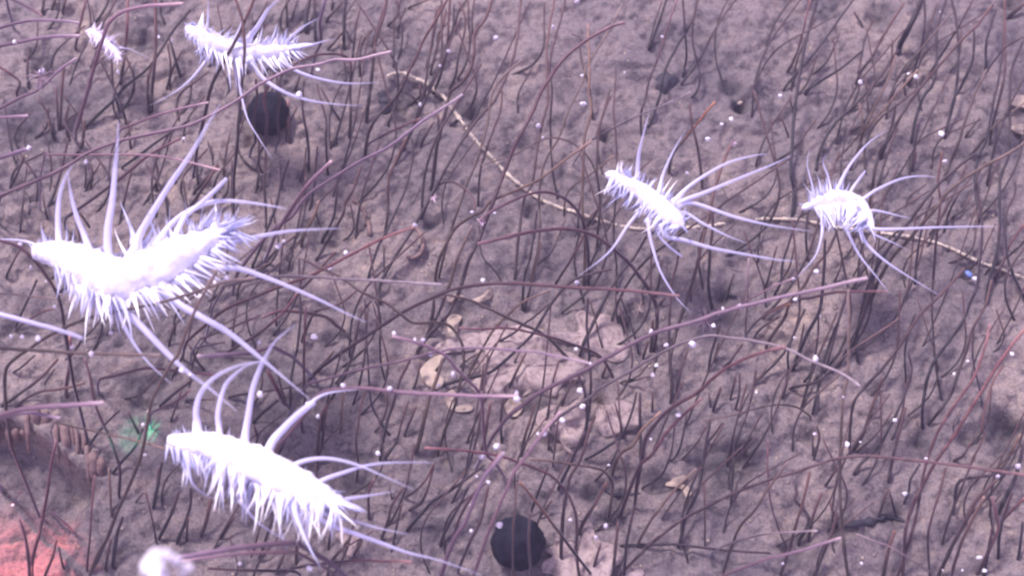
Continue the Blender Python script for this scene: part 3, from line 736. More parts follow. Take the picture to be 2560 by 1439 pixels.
def build_stems():
    rnd = random.Random(7); items = []; rows = []
    for ln in STEMS.strip().splitlines():
        a, b = ln.split('|'); a = a.split(); st = a[0]; w = float(a[1])
        z0, z1 = (float(a[2]), float(a[3])) if len(a) > 3 else ZD[st]
        pts = [tuple(map(float, q.split(','))) for q in b.split()]
        L = sum(math.dist(pts[i], pts[i+1]) for i in range(len(pts)-1))
        if len(a) <= 3:
            z1 = min(z1, z0+L*.00047*60); z1 *= rnd.uniform(.75, 1.15)
        rows.append((L*w, L, st, w, z0/100, z1/100, pts))
    order = sorted(range(len(rows)), key=lambda i: -rows[i][0])
    keep = set(order[:298]); rest = ([], [], [])
    for i, (_, L, st, w, z0, z1, pts) in enumerate(rows):
        n = max(2, int(L/(len(pts)-1)/14)+1)
        q = crom(pts, n)
        acc = [0]
        for a, b in zip(q, q[1:]): acc.append(acc[-1]+math.dist(a, b))
        V, F, T = [], [], []; C = []; rad = []; tv = []
        ph = rnd.uniform(0, 100)
        for (x, y), s in zip(q, acc):
            t = s/acc[-1]; zz = z0+(z1-z0)*t**.85
            if z0 < .005:
                g = P(x, y, 0); zz += H(g.x, g.y)*(1-t)*1.0
            if z1 < .025: g = P(x, y, 0); zz = max(zz, H(g.x, g.y)+.0015)
            x += 1.3*noise.noise(Vector((s*.03, ph, 0))); y += 1.3*noise.noise(Vector((s*.03, ph, 9)))
            p = P(x, y, zz); C.append(p)
            r = w*(.53 if st in 'KBR' else .5)*mpp(p)*(1+.14*noise.noise(Vector((s*.05, ph, 3)))+.16*noise.noise(Vector((s*.2, ph, 5))))*(1.04-.22*t)
            rad.append(r); tv.append(t)
        if z0 < .005:
            C[0].z -= .006
        elif st != 'L' and z0 > .005:                     # carry the stalk down to its root in the sediment
            b0 = C[0].copy(); d = (C[0]-C[1]); d.z = 0; d = d.normalized()*min(.05, z0*.4) if d.length > 1e-6 else Vector((0, 0, 0))
            g = b0+d; g.z = H(g.x, g.y)-.006; m1 = b0.lerp(g, .45); m1.z = b0.z*.62
            C = [g, m1]+C; rad = [rad[0]*.8]*2+rad; tv = [0, 0]+tv
        if i in keep:
            tube(V, F, T, C, rad, 7, tv)
            o = mesh_obj('stalk', V, F, MS[st], attr={'t': T}, origin=C[0].copy())
            tag(o, None, 'stalk', 'thin stalks rising from the seabed')
            m = pts[len(pts)//2]; thick = 'thick' if w >= 9.5 else ('thin' if w <= 6 else 'slender')
            chord = math.dist(pts[0], pts[-1]); sh = 'curving' if L > chord*1.1 else ('short' if L < 90 else ('right-leaning' if pts[-1][0]-pts[0][0] > 40 else ('left-leaning' if pts[-1][0]-pts[0][0] < -40 else 'upright')))
            adj = f'{thick} {sh} {CN[st]}'
            items.append((o, m[0], adj, where(max(0, min(2560, m[0])), max(0, min(1439, m[1]))), ''))
        else:
            tube(rest[0], rest[1], rest[2], C, rad, 6, tv)
    label_all(items, 'stalk', 'stalks')
    rr = random.Random(3)                                  # stalks beyond the 298 that show largest
    EX = [(55, 0, 720, 60, 600, 60, 190, 84, 14, 5, 8), (30, 1850, 2560, 60, 760, 90, 260, 64, 9, 5, 7), (16, 60, 1000, 1130, 1500, 100, 200, 72, 8, 5, 8), (14, 650, 1350, 60, 700, 80, 200, 76, 10, 4, 7), (42, 820, 1560, 220, 1450, 200, 430, 75, 8, 4.5, 7.5), (54, 1700, 2580, 180, 1500, 200, 440, 67, 7, 4.5, 7.5), (18, 0, 850, 700, 1060, 130, 300, 68, 10, 4, 7), (12, 300, 850, 350, 900, 130, 300, 74, 8, 5, 7),
          (16, 1400, 2560, 700, 1430, 110, 260, 68, 8, 4, 7), (8, 0, 2560, 40, 1439, 30, 80, 72, 22, 3, 6)]
    for (cnt, x0, x1, y0, y1, l0, l1, am, asd, w0, w1) in EX:
      for k in range(cnt):
        x = rr.uniform(x0, x1); y = rr.uniform(y0, y1); L = rr.uniform(l0, l1); a = R(rr.gauss(am, asd)); zt = L*.00047*.45; w = rr.uniform(w0, w1)
        if (1100 < x < 1460 and 800 < y < 1000) or (x < 270 and y > 1060): continue
        cv = rr.uniform(-.2, .2)*L; sx, sy = math.sin(a), math.cos(a)
        pts = [(x+math.cos(a)*L*t+sx*cv*math.sin(math.pi*t*1.3), y-math.sin(a)*L*t+sy*cv*math.sin(math.pi*t*1.3)) for t in (0, .25, .5, .75, 1)]
        q = crom(pts, 3); C = []; rad = []
        for j, (u, v) in enumerate(q):
            t = j/(len(q)-1); g = P(u, v, 0); p = P(u, v, H(g.x, g.y)*(1-t)-.003+zt*t); C.append(p); rad.append(w*.5*mpp(p)*(1.05-.3*t))
        tube(rest[0], rest[1], rest[2], C, rad, 6, [j/(len(C)-1) for j in range(len(C))])
    if rest[0]:
        o = mesh_obj('small_stalks', rest[0], rest[1], MS['B'], attr={'t': rest[2]})
        tag(o, 'smaller brown stalks crowding between the tall stalks over the seabed', 'small stalks', None, 'stuff')
build_stems()

# ------------------------------------------------------------------ white beads
BEADS = """37,105,9,20 105,178,9,20 295,180,8,8 72,370,8,22 215,405,8,14 430,102,5,6 397,93,4,6 1240,96,10,3 1122,128,8,8 1100,165,5,6 1442,5,8,4 1383,68,8,6 1455,190,7,8 1458,260,9,6 1346,315,8,5
1357,345,5,8 1562,182,5,1 1656,92,5,6 1950,240,8,3 1828,298,9,12 1804,311,7,12 1718,433,6,5 795,175,8,18 748,237,9,16 1050,262,7,4 865,632,8,17 710,604,7,5 695,615,9,5 823,670,8,12 565,695,9,22 537,706,6,25
500,740,7,25 1237,532,5,12 1180,530,5,10 1207,700,8,20 1442,706,8,14 985,832,7,22 1037,848,5,22 1058,850,8,20 1077,885,10,17 1097,962,6,3 858,963,9,20 975,970,8,21 785,842,11,12 648,855,7,10 650,985,10,22
795,1040,8,8 1440,872,8,6 1450,975,8,6 1457,1015,8,6 1405,1050,8,12 1360,1082,10,16 1345,1083,5,16 1242,1115,11,18 1205,1142,9,14 1228,1167,5,14 1221,1205,9,14 1177,1262,6,12 1249,1311,10,8 1178,1325,9,10
945,1133,8,5 1426,1298,5,5 1515,1313,9,10 1490,1342,7,8 1522,1162,5,1 1628,829,9,18 1666,862,8,14 1731,860,10,14 1784,814,8,6 1807,771,6,22 1851,766,10,21 1797,783,5,18 1988,748,7,14 1641,913,8,6 1632,937,7,5
1696,1036,8,12 1627,1097,5,4 1891,980,5,2 2041,679,8,10 2050,790,5,5 2039,896,10,15 1986,843,5,8 2108,992,5,11 2037,1084,7,2 2118,1110,9,2 2151,1104,4,2 2237,1050,9,6 2419,902,7,8 2530,885,7,8 2385,933,4,5
2315,1145,5,8 2262,1233,8,2 2495,1190,10,6 2545,1165,10,10 2448,1392,8,4 2461,1425,6,4 2406,1424,5,3 2357,1424,4,3 2154,1407,5,3 1957,1407,5,3 2363,403,8,4 2290,192,9,5 2271,185,4,6 2151,205,8,4 2353,335,9,4
2352,31,5,5 2196,728,4,16 2138,497,9,14 32,1262,7,2 600,1408,9,12 774,1420,8,12 455,925,11,25 475,935,6,25 358,1060,7,14 370,1027,5,14 362,1136,6,8 180,868,8,22 228,884,9,25 95,845,9,26 55,842,8,26 28,840,7,26
278,832,6,20 138,767,7,20 78,668,6,22 50,610,7,24 115,703,5,20 460,347,5,20 1192,1190,4,10 1133,935,12,16 1292,982,9,27 1293,997,9,27 1475,908,4,24 1983,697,5,15 1037,563,8,22 2167,696,4,27 1770,348,9,9"""
def blob(c, r, rnd, sx=1, sy=1, sz=1, seg=14, ring=9, amp=.12, fr=1.6):
    V, F = [], []; ph = rnd.uniform(0, 99)
    for i in range(ring+1):
        th = math.pi*i/ring
        for k in range(seg):
            a = 2*math.pi*k/seg; d = Vector((math.sin(th)*math.cos(a), math.sin(th)*math.sin(a), math.cos(th)))
            f = 1+amp*noise.noise(d*fr+Vector((ph, 0, 0)))
            V.append(c+Vector((d.x*r*sx, d.y*r*sy, d.z*r*sz))*f)
    for i in range(ring):
        for k in range(seg):
            k2 = (k+1) % seg; F.append((i*seg+k, (i+1)*seg+k, (i+1)*seg+k2, i*seg+k2))
    return V, F
def build_beads():
    rnd = random.Random(4); items = []
    for q in BEADS.split():
        x, y, r, z = map(float, q.split(',')); p = P(x, y, z/100); rr = r*rnd.uniform(.58, .84)*mpp(p)
        V, F = blob(p, rr, rnd, rnd.uniform(.75, 1.25), rnd.uniform(.7, 1.15), rnd.uniform(.7, 1.3), amp=.6)
        o = mesh_obj('white_bead', V, F, M_BEAD3 if rnd.random() < .35 else M_BEAD, origin=p)
        tag(o, None, 'bead', 'white beads clinging among the stalks')
        sz = 'tiny' if r <= 5 else ('large' if r >= 9 else 'small')
        items.append((o, x, f'{sz} white', where(x, y), ''))
    label_all(items, 'bead', 'beads')
build_beads()

# ------------------------------------------------------------------ black balls, rope, crusts, debris
def ball(px, py, r, sink, label, sy=1.0):
    p = P(px, py, 0); rr = r*mpp(p); p = P(px, py, rr*(1-sink)); rnd = random.Random(int(px))
    V, F = blob(p, rr, rnd, 1, sy, 1.0, 48, 32, .10, 2.2)
    out = []
    for v in V:
        d = (v-p).normalized(); f = .035*noise.noise(d*9)+.03*noise.noise(d*22)
        for m in (Vector((.1, .5, .9)), Vector((-.3, .1, .95))): f -= .05*math.exp(-((d-m.normalized()).length/.18)**2)
        out.append(v+d*rr*f)
    o = mesh_obj('black_ball', out, F, M_BALL, origin=p); o.data.materials[0] = M_DEB if sink > 1 else M_BALL; tag(o, label, 'nodule', 'round black balls on the seabed'); return o
ball(1295, 1356, 66, .25, 'large round black ball on the seabed near the bottom edge')
ball(671, 284, 50, .3, 'round black ball behind stalks below the upper left sea worm', 1.1)
ball(1668, 222, 40, 1.5, 'dark bluish cap standing in for a pit in the upper middle seabed')  # dark sunken cap added in place of a dark pit
def rope():
    pts = [(968,192),(985,184),(1010,184),(1040,198),(1062,206),(1085,225),(1112,245),(1130,272),(1155,305),(1172,330),(1195,358),(1240,405),(1268,435),(1300,462),(1345,495),(1400,519),(1440,530),(1480,545),(1540,562),(1600,572),(1680,572),(1760,566),(1860,552),(1930,547),(2010,551),(2060,562),(2150,576),(2200,582),(2260,590),(2330,604),(2380,622),(2450,655),(2500,672),(2560,695),(2640,720)]
    q = crom(pts, 16); V, F, T = [], [], []; C = []; rad = []; s = 0
    for i, (x, y) in enumerate(q):
        g = P(x, y, 0)
        if i: s += math.dist(q[i-1], q[i])
        lift = .003+.010*math.exp(-((x-1010)/40)**2)-.0035*math.exp(-((x-1740)/150)**2)+.0045*noise.noise(Vector((s*.012, 3, 3)))-.0008
        p = P(x, y, H(g.x, g.y)+lift); C.append(p)
        rad.append((4.5+.8*math.sin(s*.26+3*noise.noise(Vector((s*.02, 7, 7))))+2.2*noise.noise(Vector((s*.03, 1, 2)))+2.2*noise.noise(Vector((s*.10, 5, 2))))*mpp(p)*(.9 if x > 1500 else 1))
    tube(V, F, T, C, rad, 9)
    o = mesh_obj('beaded_rope', V, F, M_ROPE, attr={'t': T}, origin=C[0].copy())
    tag(o, 'long pale knobbly rope-like strand lying across the seabed', 'rope strand')
rope()
CR_ = [
 ('largest pale lobed crust, a broad plate below the image centre', 0, 5, [(1200,832),(1250,822),(1300,815),(1345,835),(1372,862),(1430,884),(1468,908),(1448,930),(1462,950),(1410,955),(1385,990),(1330,980),(1290,1000),(1240,985),(1205,995),(1180,960),(1205,925),(1190,880)]),
 ('pale peg-shaped crust standing at the top left of the big plate', 1, 6, [(1118,797),(1135,785),(1154,792),(1146,812),(1140,850),(1122,838)]),
 ('pale finger-shaped crust reaching left from the big plate', 0, 6, [(1084,872),(1100,855),(1135,840),(1170,830),(1202,838),(1190,872),(1140,880),(1100,884)]),
 ('pale hooked crust left of the big plate', 1, 6, [(1050,925),(1068,903),(1090,890),(1112,884),(1104,905),(1082,925),(1092,938),(1112,950),(1092,972),(1064,958)]),
 ('round cream crust just below the big plate', 1, 8, [(1262,1012),(1275,996),(1300,1000),(1307,1022),(1290,1041),(1270,1036)]),
 ('small upright cream crust below left of the big plate', 1, 6, [(1112,985),(1133,973),(1142,998),(1130,1025),(1116,1010)]),
 ('small flat cream crust lying under the long mauve stalk', 1, 5, [(1136,1018),(1160,1010),(1184,1016),(1176,1027),(1142,1029)]),
 ('angular pale lobed crust upper right of the big plate', 0, 6, [(1440,786),(1455,775),(1480,790),(1510,785),(1545,800),(1562,850),(1572,885),(1545,905),(1500,893),(1450,870),(1412,858),(1385,850),(1385,832),(1420,830),(1446,826)]),
 ('small cream crescent crust above the big plate', 1, 6, [(1180,748),(1205,738),(1222,724),(1232,734),(1224,747),(1200,756)]),
 ('small cream sliver left of the crescent crust', 1, 5, [(1113,744),(1135,735),(1160,740),(1150,750),(1125,756)]),
 ('pale rough crust with dark cracks below the big plate', 0, 7, [(1340,1032),(1380,1012),(1420,1015),(1445,1000),(1472,1032),(1458,1080),(1440,1112),(1405,1105),(1380,1088),(1350,1070)]),
 ('pale crust right of the cracked crust', 0, 6, [(1490,1012),(1530,1010),(1562,1000),(1596,1030),(1600,1062),(1560,1078),(1520,1092),(1492,1070)]),
 ('cream hooked crust like a bent finger', 1, 6, [(1655,1202),(1680,1196),(1708,1187),(1716,1193),(1700,1205),(1720,1215),(1729,1235),(1722,1252),(1712,1236),(1700,1220),(1665,1213)]),
 ('large pale lobed crust right of the lower black ball', 0, 7, [(1455,1345),(1463,1312),(1480,1309),(1486,1330),(1502,1350),(1530,1360),(1552,1383),(1553,1402),(1535,1420),(1515,1450),(1450,1455),(1442,1400)]),
 ('star-lobed pale crust touching the right of the lower black ball', 0, 6, [(1350,1432),(1358,1402),(1378,1390),(1363,1372),(1385,1362),(1392,1345),(1415,1352),(1442,1362),(1444,1400),(1438,1455),(1380,1440)]),
 ('small pale knobbed crust on the bottom edge', 0, 6, [(1555,1428),(1572,1415),(1598,1417),(1611,1430),(1600,1446),(1562,1446)]),
 ('small pale ragged crust under the bottom sea worm', 0, 6, [(838,1335),(860,1322),(880,1330),(905,1338),(892,1360),(895,1382),(870,1390),(858,1362)]),
 ('yellowish stone beside the top right edge', 1, 10, [(2520,248),(2550,238),(2590,245),(2590,268),(2540,268)]),
 ('yellowish stone under the top right edge stone', 1, 10, [(2525,318),(2550,310),(2590,316),(2590,338),(2545,335)]),
]
def crust(label, kind, h, poly):
    q = crom(poly+[poly[0], poly[1]], 5)[:len(poly)*5]
    n = len(q); cx = sum(p[0] for p in q)/n; cy = sum(p[1] for p in q)/n
    rings = [(1.0, -1), (1.015, .35), (.99, .75), (.93, 1.0), (.82, 1.1), (.62, 1.15), (.4, 1.15), (.18, 1.15)]
    V = []; ph = cx
    for s, hh in rings:
        for i, (x, y) in enumerate(q):
            e = 1+.035*noise.noise(Vector((x*.09, y*.09, ph))); 
            X = cx+(x-cx)*s*e; Y = cy+(y-cy)*s*e; g = P(X, Y, 0)
            z = H(g.x, g.y)+hh*h*.0007*(1+.6*noise.noise(Vector((X*.035, Y*.035, 4)))) + (.0012*noise.noise(Vector((X*.12, Y*.12, 4))) if hh > .5 else 0)
            V.append(P(X, Y, z))
    g = P(cx, cy, 0); V.append(P(cx, cy, H(g.x, g.y)+h*.00115))
    F = []
    for r in range(len(rings)-1):
        for i in range(n):
            j = (i+1) % n; F.append((r*n+i, r*n+j, (r+1)*n+j, (r+1)*n+i))
    l = (len(rings)-1)*n
    for i in range(n): F.append((l+i, l+(i+1) % n, len(V)-1))
    o = mesh_obj('lobed_crust', V, F, M_CREAM if kind else M_CRUST, origin=V[-1].copy())
    tag(o, label, 'crust', 'pale crusts on the seabed')
for c in CR_: crust(*c)
def strand(name, pts, w, m, label, cat, z=.002, rough=0.0, group=None):
    q = crom(pts, 6); V, F, T = [], [], []; C = []; rad = []
    for i, (x, y) in enumerate(q):
        g = P(x, y, 0); p = P(x, y, H(g.x, g.y)+z); C.append(p)
        rad.append(w*.5*mpp(p)*(1+rough*noise.noise(Vector((x*.06, y*.06, 1))))*(.5 if i in (0, len(q)-1) else 1))
    tube(V, F, T, C, rad, 8)
    o = mesh_obj(name, V, F, m, attr={'t': T}, origin=C[0].copy()); return tag(o, label, cat, group)
strand('dark_debris', [(2110,1314),(2140,1308),(2175,1303),(2200,1294),(2222,1290),(2262,1302)], 15, M_DEB, 'ragged black twig-like debris on the lower right seabed', 'debris', .001, 1.2)
strand('dark_debris', [(1795,735),(1818,738),(1842,743)], 9, M_DEB, 'short black bar of debris right of the middle sea worm tentacles', 'debris', .001, .6)
strand('dark_debris', [(1500,1215),(1520,1228),(1545,1236),(1600,1232)], 10, M_DEB, 'dark reddish debris strip below the tan arched stalk', 'debris', 0, 1.2)
strand('pale_coil', [(1030,562),(1048,580),(1058,605),(1052,632),(1030,645),(1016,640)], 10, M_LEDGE, 'pale hooked coil under the tip of the long reddish stalk', 'coil', .003, .3)
strand('segmented_strand', [(880,498),(895,508),(905,520),(915,540),(922,560),(925,588)], 9, M_LEDGE, 'short dark and pale segmented strand left of centre', 'strand', .002, .8)
strand('grey_shell', [(955,235),(962,262),(958,285)], 34, M_DEB, 'dark lump under the bent end of the beaded rope', 'lump', -.002, .6)
def fragment(px, py, l, w, ang, m, label):
    c = P(px, py, .01); u = mpp(c); a = R(ang); d = Vector((math.cos(a), math.sin(a), .15)); s = Vector((-math.sin(a), math.cos(a), 0)); n = d.cross(s).normalized()
    V = []; F = []
    for k, (a_, b_) in enumerate([(-1, 0), (-.5, -.8), (.4, -1), (1, -.1), (.6, .8), (-.4, 1)]):
        V.append(c+d*(a_*l*u)+s*(b_*w*u)); V.append(c+d*(a_*l*u*.8)+s*(b_*w*u*.8)+n*(w*u*.8))
    k = 6
    for i in range(k): j = (i+1) % k; F.append((2*i, 2*j, 2*j+1, 2*i+1))
    F.append([2*i for i in range(k)][::-1]); F.append([2*i+1 for i in range(k)])
    o = mesh_obj('fragment', V, F, m, origin=c); tag(o, label, 'fragment')
m_, nt_, b_ = mat('blue_shell'); b_.inputs['Base Color'].default_value = (.16, .24, .52, 1); b_.inputs['Roughness'].default_value = .3
fragment(2421, 686, 13, 8, -50, m_, 'small bright blue shard beside the beaded rope at right')
fragment(2437, 697, 9, 6, -15, M_BEAD, 'small white shard touching the blue shard')
fragment(1850, 258, 8, 5, 30, M_CREAM, 'small yellowish chip on the mound in the upper right')
# feathery pale fans
def fan(name, px, py, n, l0, l1, w, a0, a1, z, m, label, cat, seed):
    rnd = random.Random(seed); V, F, T = [], [], []
    g = P(px, py, 0); o0 = P(px, py, max(z, H(g.x, g.y)+.004))
    V0, F0 = blob(o0, l0*.45*mpp(o0), rnd, 1, 1, .7, amp=.5); 
    V += V0; F += F0; T += [0]*len(V0)
    for i in range(n):
        a = R(a0+(a1-a0)*(i+rnd.uniform(.1, .9))/n); L = rnd.uniform(l0, l1); cu = rnd.uniform(-.5, .5)
        pts = []
        for t in (0, .33, .66, 1):
            aa = a+cu*t; pts.append(P(px+math.cos(aa)*L*t, py-math.sin(aa)*L*t, max(z, o0.z)+rnd.uniform(-.004, .006)*t))
        u = mpp(pts[0]); tube(V, F, T, pts, [w*u*.5, w*u*.45, w*u*.3, w*u*.08], 5)
    o = mesh_obj(name, V, F, m, attr={'t': T}, origin=o0); return tag(o, label, cat)
fan('feathery_tuft', 1412, 1116, 34, 10, 38, 2.6, -110, 200, 0, M_CRUST, 'pale feathery tuft spreading from the cracked crust', 'tuft', 1)
fan('feathery_tuft', 1598, 770, 34, 8, 28, 2.2, 0, 360, 0, M_CRUST, 'faint pale feathery tuft below the middle sea worm', 'tuft', 2)
fan('feathery_tuft', 1498, 1000, 44, 10, 46, 2, 0, 360, .03, MS['T'], 'brown fuzzy tuft on a stalk right of the cracked crust', 'tuft', 3)
fan('feathery_tuft', 103, 192, 14, 16, 46, 6, 100, 400, .20, MS['P'], 'blurred mauve tuft near the top left corner', 'tuft', 4)
fan('feathery_tuft', 1765, 800, 20, 12, 34, 3, 0, 360, .05, MS['P'], 'mauve fuzzy tuft hanging under the long mauve stalk', 'tuft', 5)
fan('feathery_tuft', 1084, 496, 7, 6, 13, 5, 0, 360, .06, M_BEADP, 'tiny pinkish white tuft on a stalk left of the arched stalks', 'tuft', 6)
fan('feathery_tuft', 1835, 358, 7, 6, 12, 5, 0, 360, .12, M_BEADP, 'tiny pinkish tuft at the tip of a brown stalk, upper right', 'tuft', 7)
fan('feathery_tuft', 1204, 554, 7, 8, 14, 7, 0, 360, .165, M_BEADP, 'pinkish bead-like tuft at the tip of an arched reddish stalk', 'tuft', 8)
# near, out-of-focus white lump
def lump():
    rnd = random.Random(8); V, F = [], []
    for (x, y, r, z) in ((388, 1396, 25, .62), (378, 1418, 25, .62), (396, 1440, 24, .62), (416, 1385, 14, .62), (440, 1400, 14, .61), (470, 1418, 12, .6), (400, 1415, 12, .63), (455, 1432, 9, .6)):
        p = P(x, y, z); a, b = blob(p, r*mpp(p), rnd, amp=.5); k = len(V); V += a; F += [tuple(i+k for i in f) for f in b]
    o = mesh_obj('white_lump', V, F, M_BEAD, origin=V[0].copy()); tag(o, 'blurred white lump close to the camera near the bottom left', 'lump')
lump()
# fluted ledge: hanging ribs of sediment along the terrace edge
def flutes():
    rnd = random.Random(21)
    V, F, T = [], [], []
    specs = [(-70, 1062, 60, 16), (-40, 1068, 66, 15), (-12, 1070, 60, 15), (18, 1075, 40, 15), (40, 1080, 18, 12), (52, 1090, 24, 11), (66, 1040, 72, 11), (88, 1040, 62, 13), (112, 1045, 62, 16), (140, 1058, 78, 12), (160, 1072, 70, 12), (176, 1085, 76, 9), (192, 1080, 86, 10), (206, 1100, 80, 10), (218, 1125, 70, 11), (235, 1140, 60, 12), (250, 1160, 50, 12)]
    specs = [(x+rnd.uniform(-4, 4), y-rnd.uniform(4, 18), L*rnd.uniform(.7, 1.4), w*rnd.uniform(.6, 1.5)) for (x, y, L, w) in specs]
    brim = [(-150, 1022), (-60, 1050), (20, 1058), (66, 1078), (110, 1112), (150, 1150), (185, 1176), (222, 1204), (262, 1228)]
    bq = crom(brim, 9); BC = []; BR = []
    for i, (x, y) in enumerate(bq):
        g = P(x, y, 0); p = P(x, y, H(g.x, g.y+.008)-.001+.003*noise.noise(Vector((x*.05, y*.05, 2)))); BC.append(p); BR.append(.0075*(1+.35*noise.noise(Vector((x*.03, y*.03, 8))))*(1-.5*(i/len(bq))))
    for (x, y, L, w) in specs:
        g = P(x, y, 0); top = H(g.x, g.y+.006)+.004
        pts = []; rad = []
        for t in (0, .2, .45, .7, .9, 1):
            lean = rnd.uniform(-2, 2)
            p = P(x+lean+8*t, y+L*t, top-.024*t*t+.005*(1-t)+.004*t); pts.append(p); rad.append(w*.72*mpp(p)*(1.0, 1.05, .95, .8, .6, .3)[len(rad)])
        q = crom([tuple(p) for p in pts], 4); n = len(q); rr = [rad[min(5, int(i/(n-1)*5))]*(1-(i/(n-1)*5) % 1)+rad[min(5, int(i/(n-1)*5)+1)]*((i/(n-1)*5) % 1) for i in range(n)]
        rr = [r*(1+.16*noise.noise(Vector((x, i*.5, 3)))) for i, r in enumerate(rr)]
        tube(V, F, T, [Vector(p) for p in q], rr, 9)
    o = mesh_obj('fluted_ledge', V, F, M_LEDGE, attr={'t': T}, origin=V[0].copy())
    tag(o, 'ledge of sediment fluted into hanging ribs at the lower left', 'ledge', None, 'structure')
flutes()

# ------------------------------------------------------------------ sea worms
def worm(name, label, axis_, zc, tents, spines, dens, slen, bodym=M_BODY, seed=1, tilt=0, bright=.6):
    """axis_: (px,py,r px); tents: (z offset at tip, width px, pts); spines: (x0,y0,x1,y1,w); dens: random spines (n, lo t, hi t, side +1 up/-1 down, len)"""
    rnd = random.Random(seed)
    q = crom(axis_, 6); n = len(q); V, F, T, MI = [], [], [], []
    zs = [zc+tilt*(i/(n-1)-.5) for i in range(n)]
    C = [P(x, y, z) for (x, y, r), z in zip(q, zs)]; rad = [max(.5, r)*mpp(c) for (x, y, r), c in zip(q, C)]
    tube(V, F, T, C, rad, 26)
    for i, v in enumerate(V):                              # wrinkled, ringed skin
        k = min(n-1, i//26); d = v-C[k]
        if d.length > 1e-6:
            f = .18*noise.noise(v*70)+.13*noise.noise(v*150)+.04*math.sin(k*1.7)
            V[i] = C[k]+d*(1+f)
    MI += [0]*len(F); T = [0.0]*len(V)
    for (dz, w, pts) in tents:
        m = max(3, int(sum(math.dist(a, b) for a, b in zip(pts, pts[1:]))/(len(pts)-1)/14)+1)
        tq = crom(pts, m); k = len(tq); TC = []; tr = []
        blunt = w < 0; w = abs(w); ph = rnd.uniform(0, 50)
        for i, (x, y) in enumerate(tq):
            t = i/(k-1); p = P(x, y, zc+dz*t**1.1); TC.append(p)
            prof = (1-t)**.75*.86+.14 if not blunt else (1-.35*t)
            fl = 1+.9*math.exp(-(t/.07)**2)
            tr.append(w*.46*prof*fl*mpp(p)*(1+.06*noise.noise(Vector((i*.4, ph, 0)))))
        f0 = len(F); tube(V, F, T, TC, tr, 12, [i/(k-1)*(.45 if blunt else 1) for i in range(k)]); MI += [1]*(len(F)-f0)
    o = mesh_obj(name, V, F, [bodym, M_TENT], mi=MI, attr={'t': T}, origin=C[n//2].copy())
    tag(o, label, 'sea worm', 'white spiny sea worms among the stalks')
    # spines
    sp = []
    for s in spines: sp.append(s)
    for (cnt, lo, hi, side, ln) in dens:
        for _ in range(int(cnt*1.7)):
            t = rnd.uniform(lo, hi); i = min(n-2, int(t*(n-1))); x, y, r = q[i]; x2, y2, _r = q[min(n-1, i+2)]; x0, y0, _r = q[max(0, i-2)]
            tx, ty = x2-x0, y2-y0; L = math.hypot(tx, ty) or 1; tx /= L; ty /= L
            nx, ny = (ty, -tx); 
            if (ny > 0) == (side > 0): nx, ny = -nx, -ny
            if side == 2: nx, ny = tx, ty
            back = rnd.uniform(slen[0], slen[1]); l = ln*rnd.uniform(.45, 1.15)
            dx, dy = nx+tx*back, ny+ty*back; L = math.hypot(dx, dy); dx /= L; dy /= L
            e = rnd.uniform(.45, .85); bx, by = x+nx*r*e, y+ny*r*e
            sp.append((bx, by, bx+dx*(l+r*(1-e)), by+dy*(l+r*(1-e)), rnd.uniform(.5, 1.1)*max(5, min(12, ln*.22))))
    sp.sort(key=lambda s: -math.hypot(s[2]-s[0], s[3]-s[1])*s[4])
    stuff = ([], [], [])
    for k, (x0, y0, x1, y1, w) in enumerate(sp):
        dz = rnd.uniform(-.03, .002) if rnd.random() < .55 else rnd.uniform(0, .03); sm = M_SPINE if (rnd.random() < bright) else M_SPINE2; L = math.hypot(x1-x0, y1-y0); bend = rnd.uniform(-.12, .12)*L
        nx, ny = -(y1-y0)/max(L, 1), (x1-x0)/max(L, 1); pts = []; rd = []
        for t in (0, .2, .4, .6, .8, 1):
            p = P(x0+(x1-x0)*t+nx*bend*math.sin(t*2.2), y0+(y1-y0)*t+ny*bend*math.sin(t*2.2), zc+dz*t); pts.append(p)
            rd.append(w*.5*mpp(p)*(1.6, 1.1, .74, .48, .27, .05)[len(rd)])
        if k < 95:
            v, f, tt = [], [], []; tube(v, f, tt, pts, rd, 7)
            mesh_obj('spine', v, f, sm if bodym is not M_BODY2 else bodym, parent=o, origin=pts[0].copy(), attr={'t': tt})
        else: tube(*stuff, pts, rd, 5)
    if stuff[0]:
        s = mesh_obj('fine_spines', stuff[0], stuff[1], M_SPINE2, attr={'t': stuff[2]}, parent=o, origin=stuff[0][0].copy()); s['kind'] = 'stuff'
    return o

